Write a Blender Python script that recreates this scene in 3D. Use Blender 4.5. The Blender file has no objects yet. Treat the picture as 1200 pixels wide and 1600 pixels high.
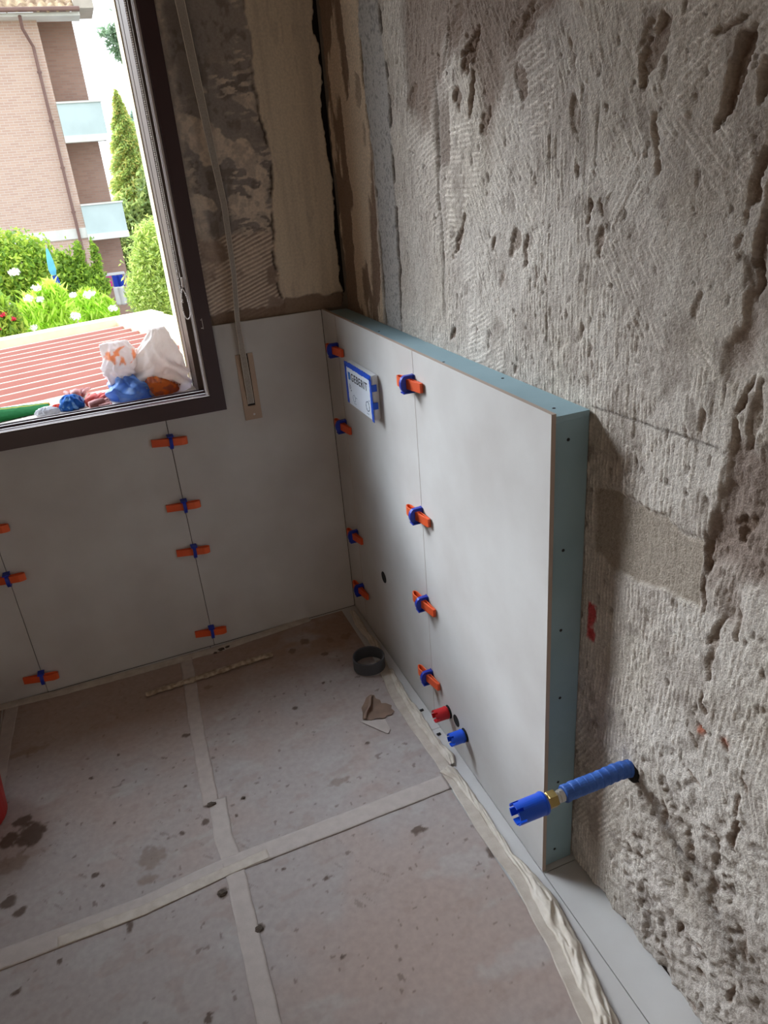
import bpy, bmesh, math, random
import numpy as np
from mathutils import Vector, Matrix, Euler
random.seed(7); rng=np.random.default_rng(7)
C=bpy.context.scene.collection
PI=math.pi
# ------------------------------------------------------------------ camera
CAM=Vector((-0.7252,-2.474,1.6359)); ROT=(1.1251,0.0791,-0.3824); FPX=1144.2976
cd=bpy.data.cameras.new('camera'); cam=bpy.data.objects.new('camera',cd); C.objects.link(cam)
cam.location=CAM; cam.rotation_euler=ROT
cd.sensor_fit='VERTICAL'; cd.sensor_height=32; cd.lens=32*FPX/1600; cd.clip_start=.02; cd.clip_end=300
bpy.context.scene.camera=cam
RM=Euler(ROT).to_matrix()
def at(px,py,Y):                      # the point of the plane y = Y seen at a pixel of the photograph
    w=RM@Vector(((px-600)/FPX,-(py-800)/FPX,-1)); return CAM+w*((Y-CAM.y)/w.y)
# ------------------------------------------------------------------ world, sun, exposure
SUN=Vector((-.58,.75,.46)).normalized(); GLOW_AZ=(-.63,.777)
WORLD_STRENGTH=2.3; LOBE=8.5; SUN_E=1.0; SUN_ANGLE=10; FILL=3.5; EXPOSURE=0.28
wd=bpy.data.worlds.new('sky'); bpy.context.scene.world=wd; wd.use_nodes=True
nt=wd.node_tree; N=nt.nodes; L=nt.links; N.clear()
def mth(op,x,y=None,z=None):
    n=N.new('ShaderNodeMath'); n.operation=op
    for i,q in enumerate((x,y,z)):
        if q is None: continue
        if isinstance(q,(int,float)): n.inputs[i].default_value=q
        else: L.new(q,n.inputs[i])
    return n.outputs[0]
tc=N.new('ShaderNodeTexCoord')
s0=N.new('ShaderNodeSeparateXYZ'); L.new(tc.outputs['Generated'],s0.inputs[0]); X_,Y_,Z_=s0.outputs
hl=mth('SQRT',mth('ADD',mth('MULTIPLY',X_,X_),mth('ADD',mth('MULTIPLY',Y_,Y_),1e-5)))
az=mth('MAXIMUM',mth('DIVIDE',mth('ADD',mth('MULTIPLY',X_,GLOW_AZ[0]),mth('MULTIPLY',Y_,GLOW_AZ[1])),hl),0.0)
def smooth(v,a_,b_):
    n=N.new('ShaderNodeMapRange'); n.interpolation_type='SMOOTHSTEP'; n.inputs[1].default_value=a_; n.inputs[2].default_value=b_; L.new(v,n.inputs[0]); return n.outputs[0]
glow=mth('MULTIPLY',mth('POWER',az,30.0),mth('MULTIPLY',smooth(Z_,.10,.42),smooth(Z_,1.0,.78)))
ad=N.new('ShaderNodeMath'); ad.operation='MULTIPLY_ADD'; L.new(glow,ad.inputs[0]); ad.inputs[1].default_value=LOBE; ad.inputs[2].default_value=1
sx=N.new('ShaderNodeSeparateXYZ'); L.new(tc.outputs['Generated'],sx.inputs[0])
rp=N.new('ShaderNodeValToRGB'); rp.color_ramp.elements[0].position=.47; rp.color_ramp.elements[0].color=(.28,.26,.2,1)
rp.color_ramp.elements[1].position=.53; rp.color_ramp.elements[1].color=(.88,.95,1,1)
e=rp.color_ramp.elements.new(.8); e.color=(.78,.88,1,1)
mr=N.new('ShaderNodeMapRange'); mr.inputs[1].default_value=-1; L.new(sx.outputs['Z'],mr.inputs[0]); L.new(mr.outputs[0],rp.inputs[0])
ms=N.new('ShaderNodeMath'); ms.operation='MULTIPLY'; ms.inputs[1].default_value=WORLD_STRENGTH; L.new(ad.outputs[0],ms.inputs[0])
bg=N.new('ShaderNodeBackground'); L.new(rp.outputs[0],bg.inputs[0]); L.new(ms.outputs[0],bg.inputs[1])
wo=N.new('ShaderNodeOutputWorld'); L.new(bg.outputs[0],wo.inputs[0])
ld=bpy.data.lights.new('sun','SUN'); ld.energy=SUN_E; ld.angle=math.radians(SUN_ANGLE); ld.color=(.96,.98,1)
lo=bpy.data.objects.new('sun',ld); C.objects.link(lo); lo.rotation_euler=SUN.to_track_quat('Z','Y').to_euler(); lo.location=(-3,3,5)
# added warm fill lamp behind the camera, not a source in the room
ld=bpy.data.lights.new('fill_light','AREA'); ld.shape='RECTANGLE'; ld.size=.9; ld.size_y=2.0; ld.energy=FILL; ld.color=(1,.81,.65)
lo=bpy.data.objects.new('fill_light',ld); C.objects.link(lo); lo.location=(-1.3,-2.95,1.15); lo.rotation_euler=(math.radians(90),0,0)
vs=bpy.context.scene.view_settings; vs.view_transform='Standard'; vs.look='None'; vs.exposure=EXPOSURE; vs.gamma=1; vs.use_curve_mapping=False
bpy.context.scene.cycles.max_bounces=10; bpy.context.scene.cycles.diffuse_bounces=6
# ------------------------------------------------------------------ materials
def srgb(r,g,b):
    f=lambda c:(c/255/12.92) if c<=10 else ((c/255+.055)/1.055)**2.4
    return (f(r),f(g),f(b))
def mat(name,c1,c2=None,scale=5,rough=.7,bump=0,bscale=60,metal=0,stretch=(1,1,1),detail=5,trans=0,lo_=.35,hi_=.65,spec=.5,alpha=1):
    m=bpy.data.materials.new(name); m.use_nodes=True; nt=m.node_tree; N=nt.nodes; L=nt.links; b=N['Principled BSDF']
    b.inputs['Roughness'].default_value=rough; b.inputs['Metallic'].default_value=metal
    b.inputs['Specular IOR Level'].default_value=spec
    tc=N.new('ShaderNodeTexCoord'); mp=N.new('ShaderNodeMapping'); mp.inputs['Scale'].default_value=stretch
    L.new(tc.outputs['Object'],mp.inputs[0])
    n=N.new('ShaderNodeTexNoise'); n.inputs['Scale'].default_value=scale; n.inputs['Detail'].default_value=detail; L.new(mp.outputs[0],n.inputs['Vector'])
    r=N.new('ShaderNodeValToRGB'); r.color_ramp.elements[0].position=lo_; r.color_ramp.elements[1].position=hi_
    c2=c2 or tuple(x*.88 for x in c1)
    r.color_ramp.elements[0].color=(*c1,1); r.color_ramp.elements[1].color=(*c2,1)
    L.new(n.outputs['Fac'],r.inputs[0]); L.new(r.outputs[0],b.inputs['Base Color'])
    if bump:
        n2=N.new('ShaderNodeTexNoise'); n2.inputs['Scale'].default_value=bscale; n2.inputs['Detail'].default_value=4; L.new(mp.outputs[0],n2.inputs['Vector'])
        bp=N.new('ShaderNodeBump'); bp.inputs['Strength'].default_value=bump; bp.inputs['Distance'].default_value=.002
        L.new(n2.outputs['Fac'],bp.inputs['Height']); L.new(bp.outputs[0],b.inputs['Normal'])
    if trans:
        t=N.new('ShaderNodeBsdfTranslucent'); L.new(r.outputs[0],t.inputs[0]); mxs=N.new('ShaderNodeMixShader'); mxs.inputs[0].default_value=trans
        L.new(b.outputs[0],mxs.inputs[1]); L.new(t.outputs[0],mxs.inputs[2]); L.new(mxs.outputs[0],N['Material Output'].inputs[0])
    if alpha<1: b.inputs['Alpha'].default_value=alpha
    return m
def mat_attr(name,rough=.9,bump=.6,bscale=250,trans=0,var=.15,vscale=90,dist=.002):
    m=bpy.data.materials.new(name); m.use_nodes=True; nt=m.node_tree; N=nt.nodes; L=nt.links; b=N['Principled BSDF']
    b.inputs['Roughness'].default_value=rough; b.inputs['Specular IOR Level'].default_value=.25
    a=N.new('ShaderNodeAttribute'); a.attribute_name='Col'
    tc=N.new('ShaderNodeTexCoord'); n=N.new('ShaderNodeTexNoise'); n.inputs['Scale'].default_value=vscale; n.inputs['Detail'].default_value=6; L.new(tc.outputs['Object'],n.inputs['Vector'])
    mr=N.new('ShaderNodeMapRange'); mr.inputs[1].default_value=.3; mr.inputs[2].default_value=.7; mr.inputs[3].default_value=1-var; mr.inputs[4].default_value=1+var; L.new(n.outputs['Fac'],mr.inputs[0])
    v=N.new('ShaderNodeVectorMath'); v.operation='SCALE'; L.new(a.outputs['Color'],v.inputs[0]); L.new(mr.outputs[0],v.inputs['Scale']); L.new(v.outputs[0],b.inputs['Base Color'])
    if bump:
        n2=N.new('ShaderNodeTexNoise'); n2.inputs['Scale'].default_value=bscale; n2.inputs['Detail'].default_value=5; L.new(tc.outputs['Object'],n2.inputs['Vector'])
        bp=N.new('ShaderNodeBump'); bp.inputs['Strength'].default_value=bump; bp.inputs['Distance'].default_value=dist
        L.new(n2.outputs['Fac'],bp.inputs['Height']); L.new(bp.outputs[0],b.inputs['Normal'])
    if trans:
        t=N.new('ShaderNodeBsdfTranslucent'); L.new(v.outputs[0],t.inputs[0]); mxs=N.new('ShaderNodeMixShader'); mxs.inputs[0].default_value=trans
        L.new(b.outputs[0],mxs.inputs[1]); L.new(t.outputs[0],mxs.inputs[2]); L.new(mxs.outputs[0],N['Material Output'].inputs[0])
    return m
def mat_brick(name,c1,c2,mortar,w=.25,h=.07):
    m=bpy.data.materials.new(name); m.use_nodes=True; nt=m.node_tree; N=nt.nodes; L=nt.links; b=N['Principled BSDF']; b.inputs['Roughness'].default_value=.9
    tc=N.new('ShaderNodeTexCoord'); sp=N.new('ShaderNodeSeparateXYZ'); L.new(tc.outputs['Object'],sp.inputs[0])
    ad=N.new('ShaderNodeMath'); ad.operation='ADD'; L.new(sp.outputs[0],ad.inputs[0]); L.new(sp.outputs[1],ad.inputs[1])
    cb=N.new('ShaderNodeCombineXYZ'); L.new(ad.outputs[0],cb.inputs[0]); L.new(sp.outputs[2],cb.inputs[1])
    br=N.new('ShaderNodeTexBrick'); L.new(cb.outputs[0],br.inputs[0]); br.inputs['Scale'].default_value=1
    br.inputs['Color1'].default_value=(*c1,1); br.inputs['Color2'].default_value=(*c2,1); br.inputs['Mortar'].default_value=(*mortar,1)
    br.inputs['Mortar Size'].default_value=.008; br.inputs['Brick Width'].default_value=w; br.inputs['Row Height'].default_value=h
    L.new(br.outputs[0],b.inputs['Base Color']); return m
M={}
M['tile']=mat('porcelain_tile',srgb(206,204,201),srgb(192,188,184),scale=3.5,rough=.55,bump=.05,bscale=300,detail=8,spec=.3)
M['tile_edge']=mat('tile_edge',srgb(178,160,146),rough=.8)
M['green']=mat('green_plasterboard',srgb(146,172,180),srgb(138,164,172),scale=9,rough=.85,bump=.1,bscale=400)
M['screw']=mat('dark_screw',srgb(52,50,52),metal=.6,rough=.5)
M['orange']=mat('orange_plastic',srgb(240,106,56),srgb(230,92,46),rough=.45)
M['blue']=mat('blue_plastic',srgb(20,52,176),srgb(16,44,160),rough=.4)
M['red']=mat('red_plastic',srgb(206,32,40),srgb(190,28,36),rough=.4)
M['capblue']=mat('blue_cap_plastic',srgb(12,84,214),srgb(10,76,200),rough=.4)
M['brown']=mat('brown_aluminium',srgb(74,56,58),srgb(68,52,54),rough=.3,spec=.5)
M['brown2']=mat('brown_guide_channel',srgb(82,64,52),srgb(74,58,48),rough=.5)
M['bright_edge']=mat('bare_aluminium_edge',srgb(222,216,214),metal=.1,rough=.35)
M['cream']=mat('cream_render',srgb(240,226,192),srgb(232,216,182),scale=8,rough=.9)
M['sill']=mat('pale_stone_sill',srgb(236,228,214),srgb(222,212,198),scale=20,rough=.7)
M['strap']=mat('grey_woven_strap',srgb(172,164,154),srgb(160,152,142),scale=200,rough=.9)
M['strap_edge']=mat('pale_strap_edge',srgb(236,228,214),rough=.9)
M['plate']=mat('beige_metal_plate',srgb(176,152,130),srgb(166,142,122),rough=.45,metal=.35)
M['black']=mat('dark_slot',srgb(18,16,16),rough=.9)
M['foam']=mat('white_foam',srgb(226,228,230),rough=.8,bump=.2,bscale=500)
M['paperwhite']=mat('white_label',srgb(232,238,248),rough=.5)
M['logoblue']=mat('logo_blue',srgb(0,120,210),rough=.5)
M['ink']=mat('dark_ink',srgb(22,32,44),rough=.6)
M['paleink']=mat('pale_ink',srgb(110,124,150),rough=.6)
M['tapepale']=mat('pale_edge_tape',srgb(200,189,176),srgb(182,169,155),scale=30,rough=.7,bump=.3,bscale=200)
M['tapedim']=mat('faded_tape',srgb(182,168,159),srgb(172,158,150),scale=40,rough=.7,bump=.2,bscale=200)
M['tape']=mat('masking_tape',srgb(186,174,166),srgb(178,166,158),scale=40,rough=.7,bump=.3,bscale=200)
M['film']=mat('crumpled_cream_tape',srgb(216,206,192),srgb(198,186,170),scale=30,rough=.55,bump=.3,bscale=120)
M['grey_pipe']=mat('grey_pvc',srgb(82,84,88),srgb(76,78,82),rough=.5)
M['wrap']=mat('blue_wrap',srgb(40,82,158),srgb(54,98,176),scale=60,rough=.6,bump=.5,bscale=150)
M['brass']=mat('brass',srgb(170,146,92),metal=.8,rough=.4)
M['steel']=mat('steel',srgb(190,186,180),metal=.9,rough=.3)
M['grout']=mat('grout_bed',srgb(84,78,72),rough=.95)
M['wood']=mat('mortar_crusted_wood',srgb(190,172,148),srgb(140,120,100),scale=60,rough=.9,bump=.8,bscale=150)
M['card']=mat('torn_brown_card',srgb(140,116,100),srgb(122,100,86),scale=20,rough=.95,bump=.3)
M['crumb']=mat('dried_mortar',srgb(92,80,70),srgb(70,60,52),scale=120,rough=.95,bump=.6,bscale=200)
M['crumbpale']=mat('pale_mortar',srgb(190,180,168),srgb(160,150,138),scale=120,rough=.95,bump=.6,bscale=200)
M['plain']=mat('plaster',srgb(160,146,130),srgb(148,134,118),scale=4,rough=.95,bump=.4,bscale=60)
M['bucket']=mat('red_bucket_plastic',srgb(196,48,44),srgb(180,42,40),rough=.45)
M['bucketrim']=mat('pink_bucket_rim',srgb(226,130,120),rough=.4)
M['bag']=mat_attr('thin_plastic_film',rough=.4,bump=.3,bscale=60,trans=.45,var=.05,vscale=20)
M['steelbead']=mat('chain_beads',srgb(236,228,220),rough=.35)
# ------------------------------------------------------------------ mesh helpers
def obj(name,bm,m,parent=None,smooth=False):
    me=bpy.data.meshes.new(name); bm.to_mesh(me); bm.free()
    for x in (m if isinstance(m,(list,tuple)) else [m]): me.materials.append(x)
    if smooth: me.polygons.foreach_set('use_smooth',[True]*len(me.polygons))
    o=bpy.data.objects.new(name,me); C.objects.link(o)
    if parent: o.parent=parent
    return o
def pobj(name,vs,fs,m,parent=None,cols=None,smooth=False):
    me=bpy.data.meshes.new(name); vs=np.asarray(vs,dtype=np.float32); fs=np.asarray(fs,dtype=np.int32); k=fs.shape[1]
    me.vertices.add(len(vs)); me.vertices.foreach_set('co',vs.ravel())
    me.loops.add(fs.size); me.loops.foreach_set('vertex_index',fs.ravel())
    me.polygons.add(len(fs)); me.polygons.foreach_set('loop_start',np.arange(0,fs.size,k,dtype=np.int32))
    if smooth: me.polygons.foreach_set('use_smooth',np.ones(len(fs),dtype=bool))
    me.update(calc_edges=True); me.validate()
    if cols is not None:
        a=me.color_attributes.new('Col','FLOAT_COLOR','POINT'); c=np.ones((len(vs),4),dtype=np.float32); c[:,:3]=cols; a.data.foreach_set('color',c.ravel())
    me.materials.append(m); o=bpy.data.objects.new(name,me); C.objects.link(o)
    if parent: o.parent=parent
    return o
def tag(o,label=None,cat=None,group=None,kind=None):
    if label: o['label']=label
    if cat: o['category']=cat
    if group: o['group']=group
    if kind: o['kind']=kind
    return o
def thing(name,label,cat,loc=(0,0,0),rot=(0,0,0),group=None):
    o=bpy.data.objects.new(name,None); C.objects.link(o); o.location=loc; o.rotation_euler=rot; o.empty_display_size=.05
    return tag(o,label,cat,group)
def copy_tree(o,parent=None):
    c=o.copy(); C.objects.link(c); c.parent=parent
    for ch in [x for x in C.objects if x.parent==o]: copy_tree(ch,c)
    return c
def bx(bm,x0,x1,y0,y1,z0,z1,mi=0):
    v=[bm.verts.new(p) for p in ((x0,y0,z0),(x1,y0,z0),(x1,y1,z0),(x0,y1,z0),(x0,y0,z1),(x1,y0,z1),(x1,y1,z1),(x0,y1,z1))]
    for f in ((0,3,2,1),(4,5,6,7),(0,1,5,4),(1,2,6,5),(2,3,7,6),(3,0,4,7)):
        q=bm.faces.new([v[i] for i in f]); q.material_index=mi
def box(name,x0,x1,y0,y1,z0,z1,m,parent=None,bev=0,segs=2):
    bm=bmesh.new(); bx(bm,x0,x1,y0,y1,z0,z1)
    if bev: bmesh.ops.bevel(bm,geom=bm.edges[:],offset=bev,segments=segs,affect='EDGES',profile=.5)
    return obj(name,bm,m,parent)
def prism(bm,pts,axis,a,b,mi=0):      # polygon pts in the two other axes, extruded along axis from a to b
    def P(p,t):
        return (t,p[0],p[1]) if axis==0 else (p[0],t,p[1]) if axis==1 else (p[0],p[1],t)
    v0=[bm.verts.new(P(p,a)) for p in pts]; v1=[bm.verts.new(P(p,b)) for p in pts]; n=len(pts)
    for q in (bm.faces.new(v0),bm.faces.new(v1[::-1])): q.material_index=mi
    for i in range(n):
        q=bm.faces.new((v0[i],v1[i],v1[(i+1)%n],v0[(i+1)%n])); q.material_index=mi
    bmesh.ops.recalc_face_normals(bm,faces=bm.faces[:])
def lathe(bm,prof,n=32,axis='z',org=(0,0,0),closed=False):   # prof: (r, h)
    rings=[]
    for r,h in prof:
        ring=[]
        for i in range(n):
            a=2*PI*i/n; c,s=r*math.cos(a),r*math.sin(a)
            p=(c,s,h) if axis=='z' else (h,c,s) if axis=='x' else (c,h,s)
            ring.append(bm.verts.new((p[0]+org[0],p[1]+org[1],p[2]+org[2])))
        rings.append(ring)
    m=len(rings)
    for k in range(m if closed else m-1):
        A,B=rings[k],rings[(k+1)%m]
        for i in range(n): bm.faces.new((A[i],A[(i+1)%n],B[(i+1)%n],B[i]))
    if not closed:
        if prof[0][0]>0: bm.faces.new(rings[0][::-1])
        if prof[-1][0]>0: bm.faces.new(rings[-1])
    bmesh.ops.recalc_face_normals(bm,faces=bm.faces[:])
def tube(bm,pts,r,n=10):
    pts=[Vector(p) for p in pts]; rings=[]; up=Vector((.13,.31,.94)).normalized()
    for i,p in enumerate(pts):
        t=(pts[min(i+1,len(pts)-1)]-pts[max(i-1,0)]).normalized(); s=t.cross(up)
        if s.length<.05: s=t.cross(Vector((1,0,0)))
        s.normalize(); u=s.cross(t); rr=r[i] if isinstance(r,(list,tuple)) else r
        rings.append([bm.verts.new(p+(s*math.cos(2*PI*k/n)+u*math.sin(2*PI*k/n))*rr) for k in range(n)])
    for A,B in zip(rings,rings[1:]):
        for k in range(n): bm.faces.new((A[k],A[(k+1)%n],B[(k+1)%n],B[k]))
    bm.faces.new(rings[0][::-1]); bm.faces.new(rings[-1])
    bmesh.ops.recalc_face_normals(bm,faces=bm.faces[:])
# numpy noise
_T=np.random.default_rng(3).random((256,256)).astype(np.float32)
def vn(u,v,seed=0):
    u=u+seed*17.31; v=v+seed*9.77
    iu=np.floor(u).astype(np.int64); iv=np.floor(v).astype(np.int64); fu=u-iu; fv=v-iv
    fu=fu*fu*(3-2*fu); fv=fv*fv*(3-2*fv); g=lambda a,b:_T[a&255,b&255]
    return (g(iu,iv)*(1-fu)+g(iu+1,iv)*fu)*(1-fv)+(g(iu,iv+1)*(1-fu)+g(iu+1,iv+1)*fu)*fv
def fbm(u,v,o=4,seed=0):
    s=0;a=.5;t=0
    for k in range(o): s=s+a*vn(u*2**k,v*2**k,seed+k*3); t+=a; a*=.5
    return s/t
def ss(a,b,x): t=np.clip((x-a)/(b-a),0,1); return t*t*(3-2*t)
def mixc(c,d,t): return c*(1-t[...,None])+np.asarray(d,dtype=np.float32)*t[...,None]
def cc(*a): return np.array(srgb(*a),dtype=np.float32)
def gridfaces(nu,nv,keep=None):
    i=np.arange(nu-1)[:,None]*nv+np.arange(nv-1)[None,:]
    f=np.stack([i,i+nv,i+nv+1,i+1],-1)
    f=f[keep] if keep is not None else f.reshape(-1,4)
    return f
def poly_line_x(pts,z):               # piecewise-linear interpolation
    pts=sorted(pts); return np.interp(z,[p[0] for p in pts],[p[1] for p in pts])
GOUGES= [(-1.517,1.781,-1.464,1.719,0.027,9,0.8),
(-1.485,1.782,-1.467,1.758,0.0165,6,0.5),
(-1.299,1.705,-1.311,1.652,0.0185,6,0.5),
(-1.501,1.666,-1.518,1.585,0.0095,8,0.6),
(-1.669,1.749,-1.633,1.66,0.023,16,1),
(-1.69,1.713,-1.694,1.662,0.012,14,0.9),
(-1.652,1.765,-1.608,1.748,0.0105,8,0.7),
(-1.709,1.608,-1.69,1.537,0.0125,12,0.9),
(-1.717,1.534,-1.719,1.43,0.0165,10,0.8),
(-1.712,1.503,-1.718,1.405,0.005,10,0.9),
(-0.973,1.851,-0.944,1.806,0.0215,7,0.8),
(-0.932,1.83,-0.915,1.787,0.028,10,1),
(-0.903,1.817,-0.973,1.851,0.0165,9,1),
(-0.948,1.789,-0.939,1.715,0.0135,10,1),
(-0.868,1.751,-0.896,1.725,0.0295,7,0.8),
(-0.85,1.881,-0.828,1.815,0.018,4,0.5),
(-0.674,1.796,-0.629,1.747,0.0335,4,0.7),
(-1.116,1.779,-1.145,1.73,0.0265,5,0.8),
(-0.998,1.699,-0.991,1.665,0.024,6,0.8),
(-1.019,1.709,-1.005,1.682,0.01,5,1),
(-0.274,1.862,-0.276,1.776,0.0355,4,0.6),
(-0.301,1.735,-0.294,1.687,0.0205,3,0.5),
(-1.246,1.852,-1.083,1.824,0.029,4,0.5),
(-1.179,1.865,-1.105,1.8,0.019,4,0.4),
(-0.91,1.914,-0.844,1.825,0.0345,3,0.4),
(-0.895,1.503,-0.842,1.431,0.016,6,0.8),
(-1.03,1.473,-1.024,1.45,0.008,6,0.9),
(-1.127,1.499,-1.102,1.442,0.0295,5,0.7),
(-1.163,1.488,-1.147,1.433,0.0145,6,0.8),
(-1.058,1.407,-1.063,1.381,0.016,3,0.5),
(-1.193,1.419,-1.189,1.395,0.0095,3,0.5),
(-1.225,1.422,-1.227,1.405,0.009,3,0.5),
(-1.354,1.538,-1.346,1.513,0.007,8,1),
(-1.379,1.554,-1.392,1.536,0.0065,6,0.9),
(-1.392,1.499,-1.389,1.463,0.017,5,0.7),
(-0.834,1.25,-0.81,1.222,0.011,6,0.9),
(-1.119,1.217,-1.111,1.204,0.0105,5,0.6),
(-1.29,1.797,-1.305,1.746,0.009,3,0.4),
(-1.683,1.517,-1.681,1.497,0.0075,4,0.5),
(-1.622,1.418,-1.616,1.394,0.01,4,0.5),
(-1.352,1.339,-1.349,1.315,0.0075,4,0.6),
(-1.374,1.319,-1.374,1.29,0.004,5,0.7),
(-1.619,1.231,-1.628,1.202,0.004,4,0.5),
(-1.741,1.321,-1.717,1.278,0.007,10,0.9),
(-1.717,1.278,-1.723,1.221,0.0045,8,0.7),
(-1.751,1.305,-1.748,1.229,0.019,8,0.5),
(-1.652,1.255,-1.65,1.219,0.009,5,0.6),
(-1.772,1.122,-1.75,1.075,0.0155,8,0.7),
(-1.754,1.12,-1.741,1.093,0.0055,7,0.8),
(-1.699,1.051,-1.702,1.006,0.005,6,0.7),
(-1.698,0.986,-1.704,0.922,0.004,6,0.8),
(-1.745,0.945,-1.728,0.873,0.0075,7,0.7),
(-1.721,0.774,-1.737,0.737,0.009,8,0.8),
(-1.739,0.892,-1.731,0.808,0.01,6,0.6),
(-1.769,0.959,-1.776,0.915,0.008,6,0.5),
(-1.731,0.704,-1.748,0.696,0.008,8,0.9),
(-1.781,0.716,-1.79,0.71,0.0075,8,1),
(-1.72,0.673,-1.731,0.652,0.011,6,0.6),
(-1.666,0.447,-1.687,0.424,0.016,7,0.7),
(-1.717,0.586,-1.751,0.57,0.0085,6,0.7),
(-1.768,0.507,-1.807,0.5,0.0055,8,0.9),
(-1.802,0.503,-1.815,0.451,0.0035,8,0.8),
(-1.828,0.636,-1.827,0.583,0.0025,6,0.9),
(-1.831,0.571,-1.834,0.513,0.0035,7,0.9),
(-1.748,0.419,-1.745,0.381,0.0115,4,0.4),
(-1.792,0.399,-1.81,0.378,0.009,6,0.7),
(-1.743,0.2,-1.75,0.17,0.008,8,0.9),
(-1.721,0.07,-1.732,0.063,0.0115,7,0.9),
(-1.89,0.348,-1.893,0.289,0.0115,5,0.7),
(-1.88,0.185,-1.88,0.136,0.0065,7,0.8),
(-1.764,0.178,-1.811,0.213,0.0145,6,0.7),
(-1.804,0.143,-1.824,0.122,0.0115,7,0.8),
(-1.794,0.024,-1.814,0.012,0.006,6,0.8),
(-1.84,0.647,-1.83,0.667,0.005,6,0.8)]
STAINS= [(-1.226,-0.68,0.042,0.039),(-1.286,-0.675,0.022,0.029),(-1.25,-0.619,0.023,0.021),(-1.268,-0.765,0.045,0.033),(-1.244,-0.932,0.021,0.015),(-1.269,-0.89,0.021,0.021),(-0.733,-0.799,0.019,0.024),(-0.643,-0.82,0.009,0.009),(-0.756,-1.105,0.014,0.018),(-0.693,-1.24,0.012,0.013),(-0.983,-1.096,0.009,0.021),(-1.145,-1.119,0.008,0.01),(-1.24,-1.154,0.012,0.007),(-0.998,-0.744,0.005,0.007),(-1.056,-0.531,0.005,0.008),(-1.057,-0.905,0.011,0.008),(-1.042,-0.945,0.004,0.008),(-0.757,-0.474,0.016,0.009),(-0.32,-0.191,0.017,0.016),(-0.214,-0.265,0.015,0.012),(-0.401,-0.507,0.009,0.01),(-0.235,-0.773,0.008,0.009),(-0.369,-0.885,0.031,0.015),(-0.227,-1.145,0.024,0.014),(-0.417,-1.043,0.011,0.01),(-0.625,-1.057,0.017,0.012),(-0.596,-1.103,0.007,0.005),(-0.506,-1.177,0.007,0.005),(-0.532,-1.393,0.006,0.005),(-0.843,-1.4,0.011,0.008),(-0.835,-1.39,0.009,0.005),(-1.245,-0.309,0.067,0.017),(-0.972,-0.462,0.006,0.009),(-0.909,-0.914,0.037,0.042),(-0.932,-0.979,0.031,0.016),(-0.761,-0.857,0.011,0.011),(-0.826,-0.869,0.01,0.007),(-0.673,-0.875,0.007,0.006),(-0.793,-0.698,0.006,0.005),(-0.273,-0.427,0.007,0.006),(-0.088,-1.293,0.013,0.023),(-0.069,-1.001,0.01,0.009),(-0.905,-1.032,0.006,0.004),(-0.651,-0.257,0.014,0.011),(-0.109,-0.197,0.025,0.021),(-0.171,-0.187,0.015,0.021),(-0.264,-0.152,0.02,0.025),(-0.572,-0.048,0.026,0.016)]
# ================================================================== STRUCTURE
D=.0932; H=1.2
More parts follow.
